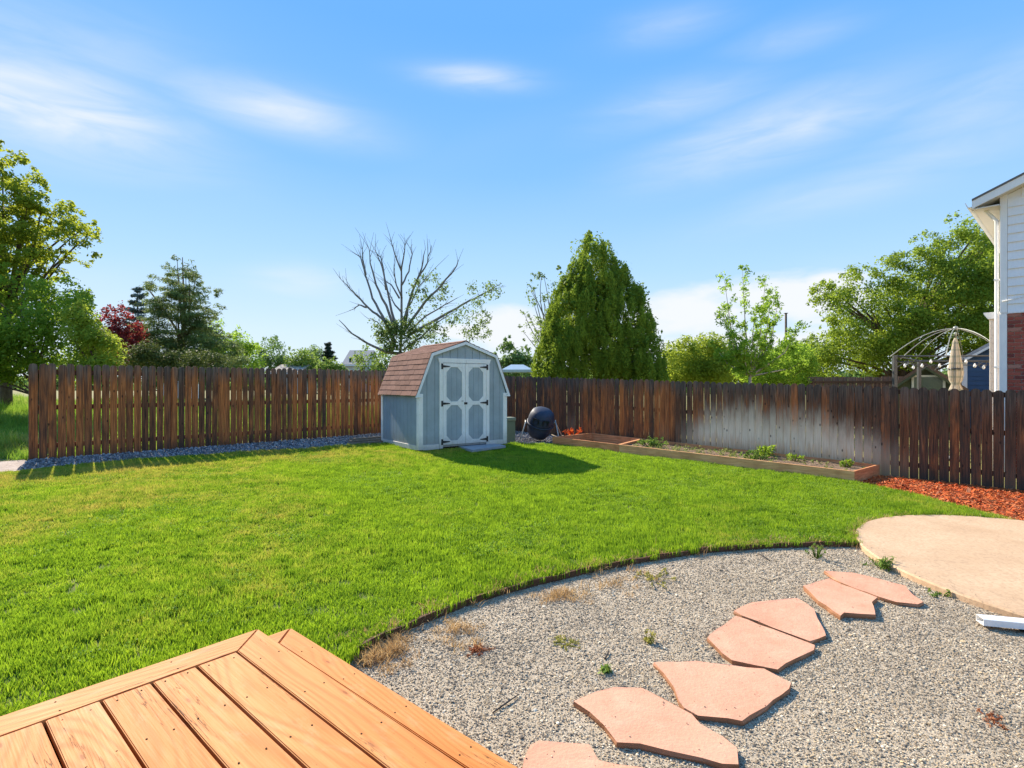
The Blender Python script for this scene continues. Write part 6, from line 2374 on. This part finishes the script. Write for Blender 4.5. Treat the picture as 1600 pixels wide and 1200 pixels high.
WEED = leafmat('weed_leaf', (.08, .15, .02), (.24, .34, .06), .35)
WEED_Y = leafmat('yellow_weed_leaf', (.28, .27, .05), (.48, .42, .10), .35)
WEED_RED = leafmat('rust_weed_leaf', (.26, .075, .03), (.50, .22, .10), .3)
FLAME = leafmat('orange_red_leaf', (.40, .05, .012), (.70, .15, .03), .4)
leaf_plant('orange_plant', 'orange red leafy plant in the corner behind the short planter', 'plant', (1.72, 15.1, gz(1.7, 15.1)), 10, .34, .10, .12, FLAME, 1)
leaf_plant('rust_weed', 'rust red weed flat on the gravel near the deck', 'weed', gpos(750, 1017), 30, .012, .035, .024, WEED_RED, 2)
leaf_plant('yellow_weed', 'yellow moss-like weed on the gravel left of the long pointed slab', 'weed', gpos(885, 1005), 44, .012, .045, .016, WEED_Y, 3)
leaf_plant('green_weed', 'small green weed on the gravel left of the wide slab tip', 'weed', gpos(948, 1050), 9, .03, .02, .035, WEED, 4)
leaf_plant('green_weed', 'upright yellow green weed left of the broad six-sided slab', 'weed', gpos(1013, 1004), 10, .07, .015, .03, WEED_Y, 5)
leaf_plant('green_weed', 'grassy green tuft against the edge of the round concrete pad', 'weed', gpos(1377, 888), 22, .09, .045, .06, WEED, 6, .2)
leaf_plant('green_weed', 'thin pale green weed near the lawn edge left of the narrow reddish slab', 'weed', gpos(1275, 872), 14, .16, .05, .03, WEED, 7)
leaf_plant('green_weed', 'tiny weed between the concrete pad and the white downspout end', 'weed', gpos(1467, 931), 8, .04, .03, .03, WEED, 8)
leaf_plant('yellow_weed', 'yellowed weed patch by the lawn edging above the gravel middle', 'weed', gpos(1020, 905), 20, .04, .10, .03, WEED_Y, 9)
leaf_plant('rust_weed', 'rust brown dried weed at the lower right of the gravel', 'weed', gpos(1552, 1128), 14, .015, .035, .022, WEED_RED, 10)

BEDZ = .17
def bedpos(u, v):
    p = BED_IN[0].lerp(BED_IN[1], u).lerp(BED_IN[3].lerp(BED_IN[2], u), v)
    return (p.x, p.y, gz(p.x, p.y) + BEDZ)
leaf_plant('garden_plant', 'taller dark green plant against the back of the long planter', 'plant', bedpos(.62, .75), 26, .24, .10, .08, LEAF_DENSE, 21)
leaf_plant('garden_plant', 'bushy green plant in the middle of the long planter', 'plant', bedpos(.60, .4), 24, .16, .12, .07, WEED, 22)
leaf_plant('garden_plant', 'small green plant at the right end of the long planter', 'plant', bedpos(.93, .62), 14, .16, .06, .06, LEAF_DENSE, 23)
leaf_plant('garden_plant', 'leafy green clump at the left end of the long planter', 'plant', bedpos(.10, .45), 34, .20, .16, .08, WEED, 24)
leaf_plant('garden_plant', 'low dark plant right of the tall one near the fence', 'plant', bedpos(.74, .7), 16, .14, .07, .06, LEAF_DENSE, 25)


def bed_weeds():
    rs = np.random.RandomState(77)
    C = []
    for _ in range(240):
        u, v = rs.rand(), rs.uniform(.05, .95)
        if u > .62 and rs.rand() < .7: continue
        p = bedpos(u, v); C.append((p[0], p[1], p[2] + rs.uniform(0, .06)))
    C = np.array(C)
    v, f, t = leaf_cloud(C, np.full((len(C), 3), .05), 9, .05, rs, .4, .5, None, .7, .6)
    o = mobj('bed_weeds', np_mesh('bed_weeds', v, f, leafmat('bed_weed_leaf', (.12, .17, .03), (.36, .38, .12), .35), {'tint': t}))
    tag(o, 'low weeds covering the soil of the long planter', None, None, 'stuff')
    # straw litter on the soil
    n = 700
    q = np.array([bedpos(rs.rand(), rs.uniform(.03, .97)) for _ in range(n)])
    a = rs.uniform(0, 6.28, n)
    d1 = np.c_[np.cos(a), np.sin(a), rs.normal(0, .25, n)] * rs.uniform(.02, .06, n)[:, None]
    d2 = np.c_[-np.sin(a), np.cos(a), np.zeros(n)] * .005
    v, f, t = quads(q + np.array([0, 0, .02]), d1, d2, rs.rand(n))
    o = mobj('bed_litter', np_mesh('bed_litter', v, f, leafmat('litter', (.26, .15, .08), (.55, .42, .28), .2), {'tint': t}))
    tag(o, 'dry litter on the planter soil', None, None, 'stuff')
bed_weeds()

for (px, py, Yd, lab) in ((1007, 697, 13.0, 'black drip riser at the divider between the two planters'), (1183, 708, 11.7, 'black drip riser standing in the middle of the long planter'), (1349, 738, 10.2, 'short black drip riser near the right end of the long planter')):
    p = at(px, py, Yd)
    z = gz(p.x, p.y) + .12
    root = thing('drip_riser', lab, 'riser', (p.x, p.y, z), 0, 'drip risers in the planters')
    h = .16 if px < 1300 else .1
    mobj('stake', lathe_mesh('stake', [(.012, -.05), (.012, h * .7)], BLACK_METAL, 8), root)
    mobj('cap', lathe_mesh('cap', [(.02, h * .7), (.026, h * .75), (.026, h * .95), (.012, h)], BLACK_METAL, 10), root)


def drain_end():
    # end of a white downspout extension lying beside the pad
    a = atz(1531, 967, gz(3.8, 4.2) + .06); b = atz(1680, 985, gz(4.6, 4.1) + .06)
    d = b - a; L = d.length
    root = thing('downspout_end', 'white metal downspout end lying on the gravel beside the round pad', 'downspout', (a.x, a.y, gz(a.x, a.y)))
    bm = bmesh.new()
    w, h, th = .048, .055, .003
    n = 2
    # hollow rectangular tube with a corrugated top
    prof_o = [(-w, .0), (w, .0), (w, h * .85), (w * .6, h), (w * .3, h * .93), (0, h), (-w * .3, h * .93), (-w * .6, h), (-w, h * .85)]
    prof_i = [(x * .93, min(max(z, .004), h - .008) if z > .01 else .005) for x, z in prof_o]
    rings = []
    for xx in (0, L):
        rings.append(([bm.verts.new((xx, y, z)) for y, z in prof_o], [bm.verts.new((xx, y, z)) for y, z in prof_i]))
    m_ = len(prof_o)
    for k in range(m_):
        k2 = (k + 1) % m_
        bm.faces.new((rings[0][0][k], rings[0][0][k2], rings[1][0][k2], rings[1][0][k]))
        bm.faces.new((rings[0][1][k], rings[1][1][k], rings[1][1][k2], rings[0][1][k2]))
        bm.faces.new((rings[0][0][k], rings[0][1][k], rings[0][1][k2], rings[0][0][k2]))
        bm.faces.new((rings[1][0][k], rings[1][0][k2], rings[1][1][k2], rings[1][1][k]))
    o = mobj('tube', bm_mesh(bm, 'tube', WHITE_CLEAN), root, (0, 0, .025))
    o.rotation_euler = (0, 0, math.atan2(d.y, d.x))
    st = mobj('support', box_mesh('support', (.25, -.09, .0), (L, .09, .023), DARK), root)
    st.rotation_euler = (0, 0, math.atan2(d.y, d.x))
drain_end()

# dark twigs and fabric scraps on the gravel
TWIG = bark('dark_twig', (.07, .06, .055))
for (a, b, lab) in (((770, 1116), (811, 1088), 'long dark twig lying on the gravel right of the deck'), ((566, 1043), (590, 1040), 'short dark twig on the gravel beside the deck step'),
                    ((945, 1032), (952, 1018), 'dark stub sticking out of the gravel below the lawn edge'), ((1185, 866), (1203, 878), 'dark stick on the gravel near the upper lawn edge')):
    p, q = Vector(gpos(*a, .008)), Vector(gpos(*b, .012))
    me = Tubes().add([Vector(), (q - p) * .5 + Vector((.004, .003, .003)), q - p], [.0045, .005, .0025], 6).mesh('twig', TWIG)
    o = mobj('twig', me)
    o.location = p
    tag(o, lab, 'twig', 'twigs on the gravel')


def skyline():
    """unbroken belt of far trees that closes the view under the crowns"""
    rs = np.random.RandomState(99)
    n = 900
    x = rs.uniform(-150, 165, n); y = rs.uniform(88, 118, n)
    z = rs.uniform(.2, 1, n) * (3.0 + 1.2 * np.sin(x * .11) + .8 * np.sin(x * .31 + 1))
    r = rs.uniform(1.2, 2.4, n)
    v, f, t = leaf_cloud(np.c_[x, y, z], np.stack([r, r, r * .8], 1), 95, .75, rs, .6, .4, None, .5)
    o = mobj('far_woodland', np_mesh('far_woodland', v, f, LEAF_FAR, {'tint': t}))
    tag(o, 'low belt of far green woodland along the horizon', None, None, 'stuff')
skyline()
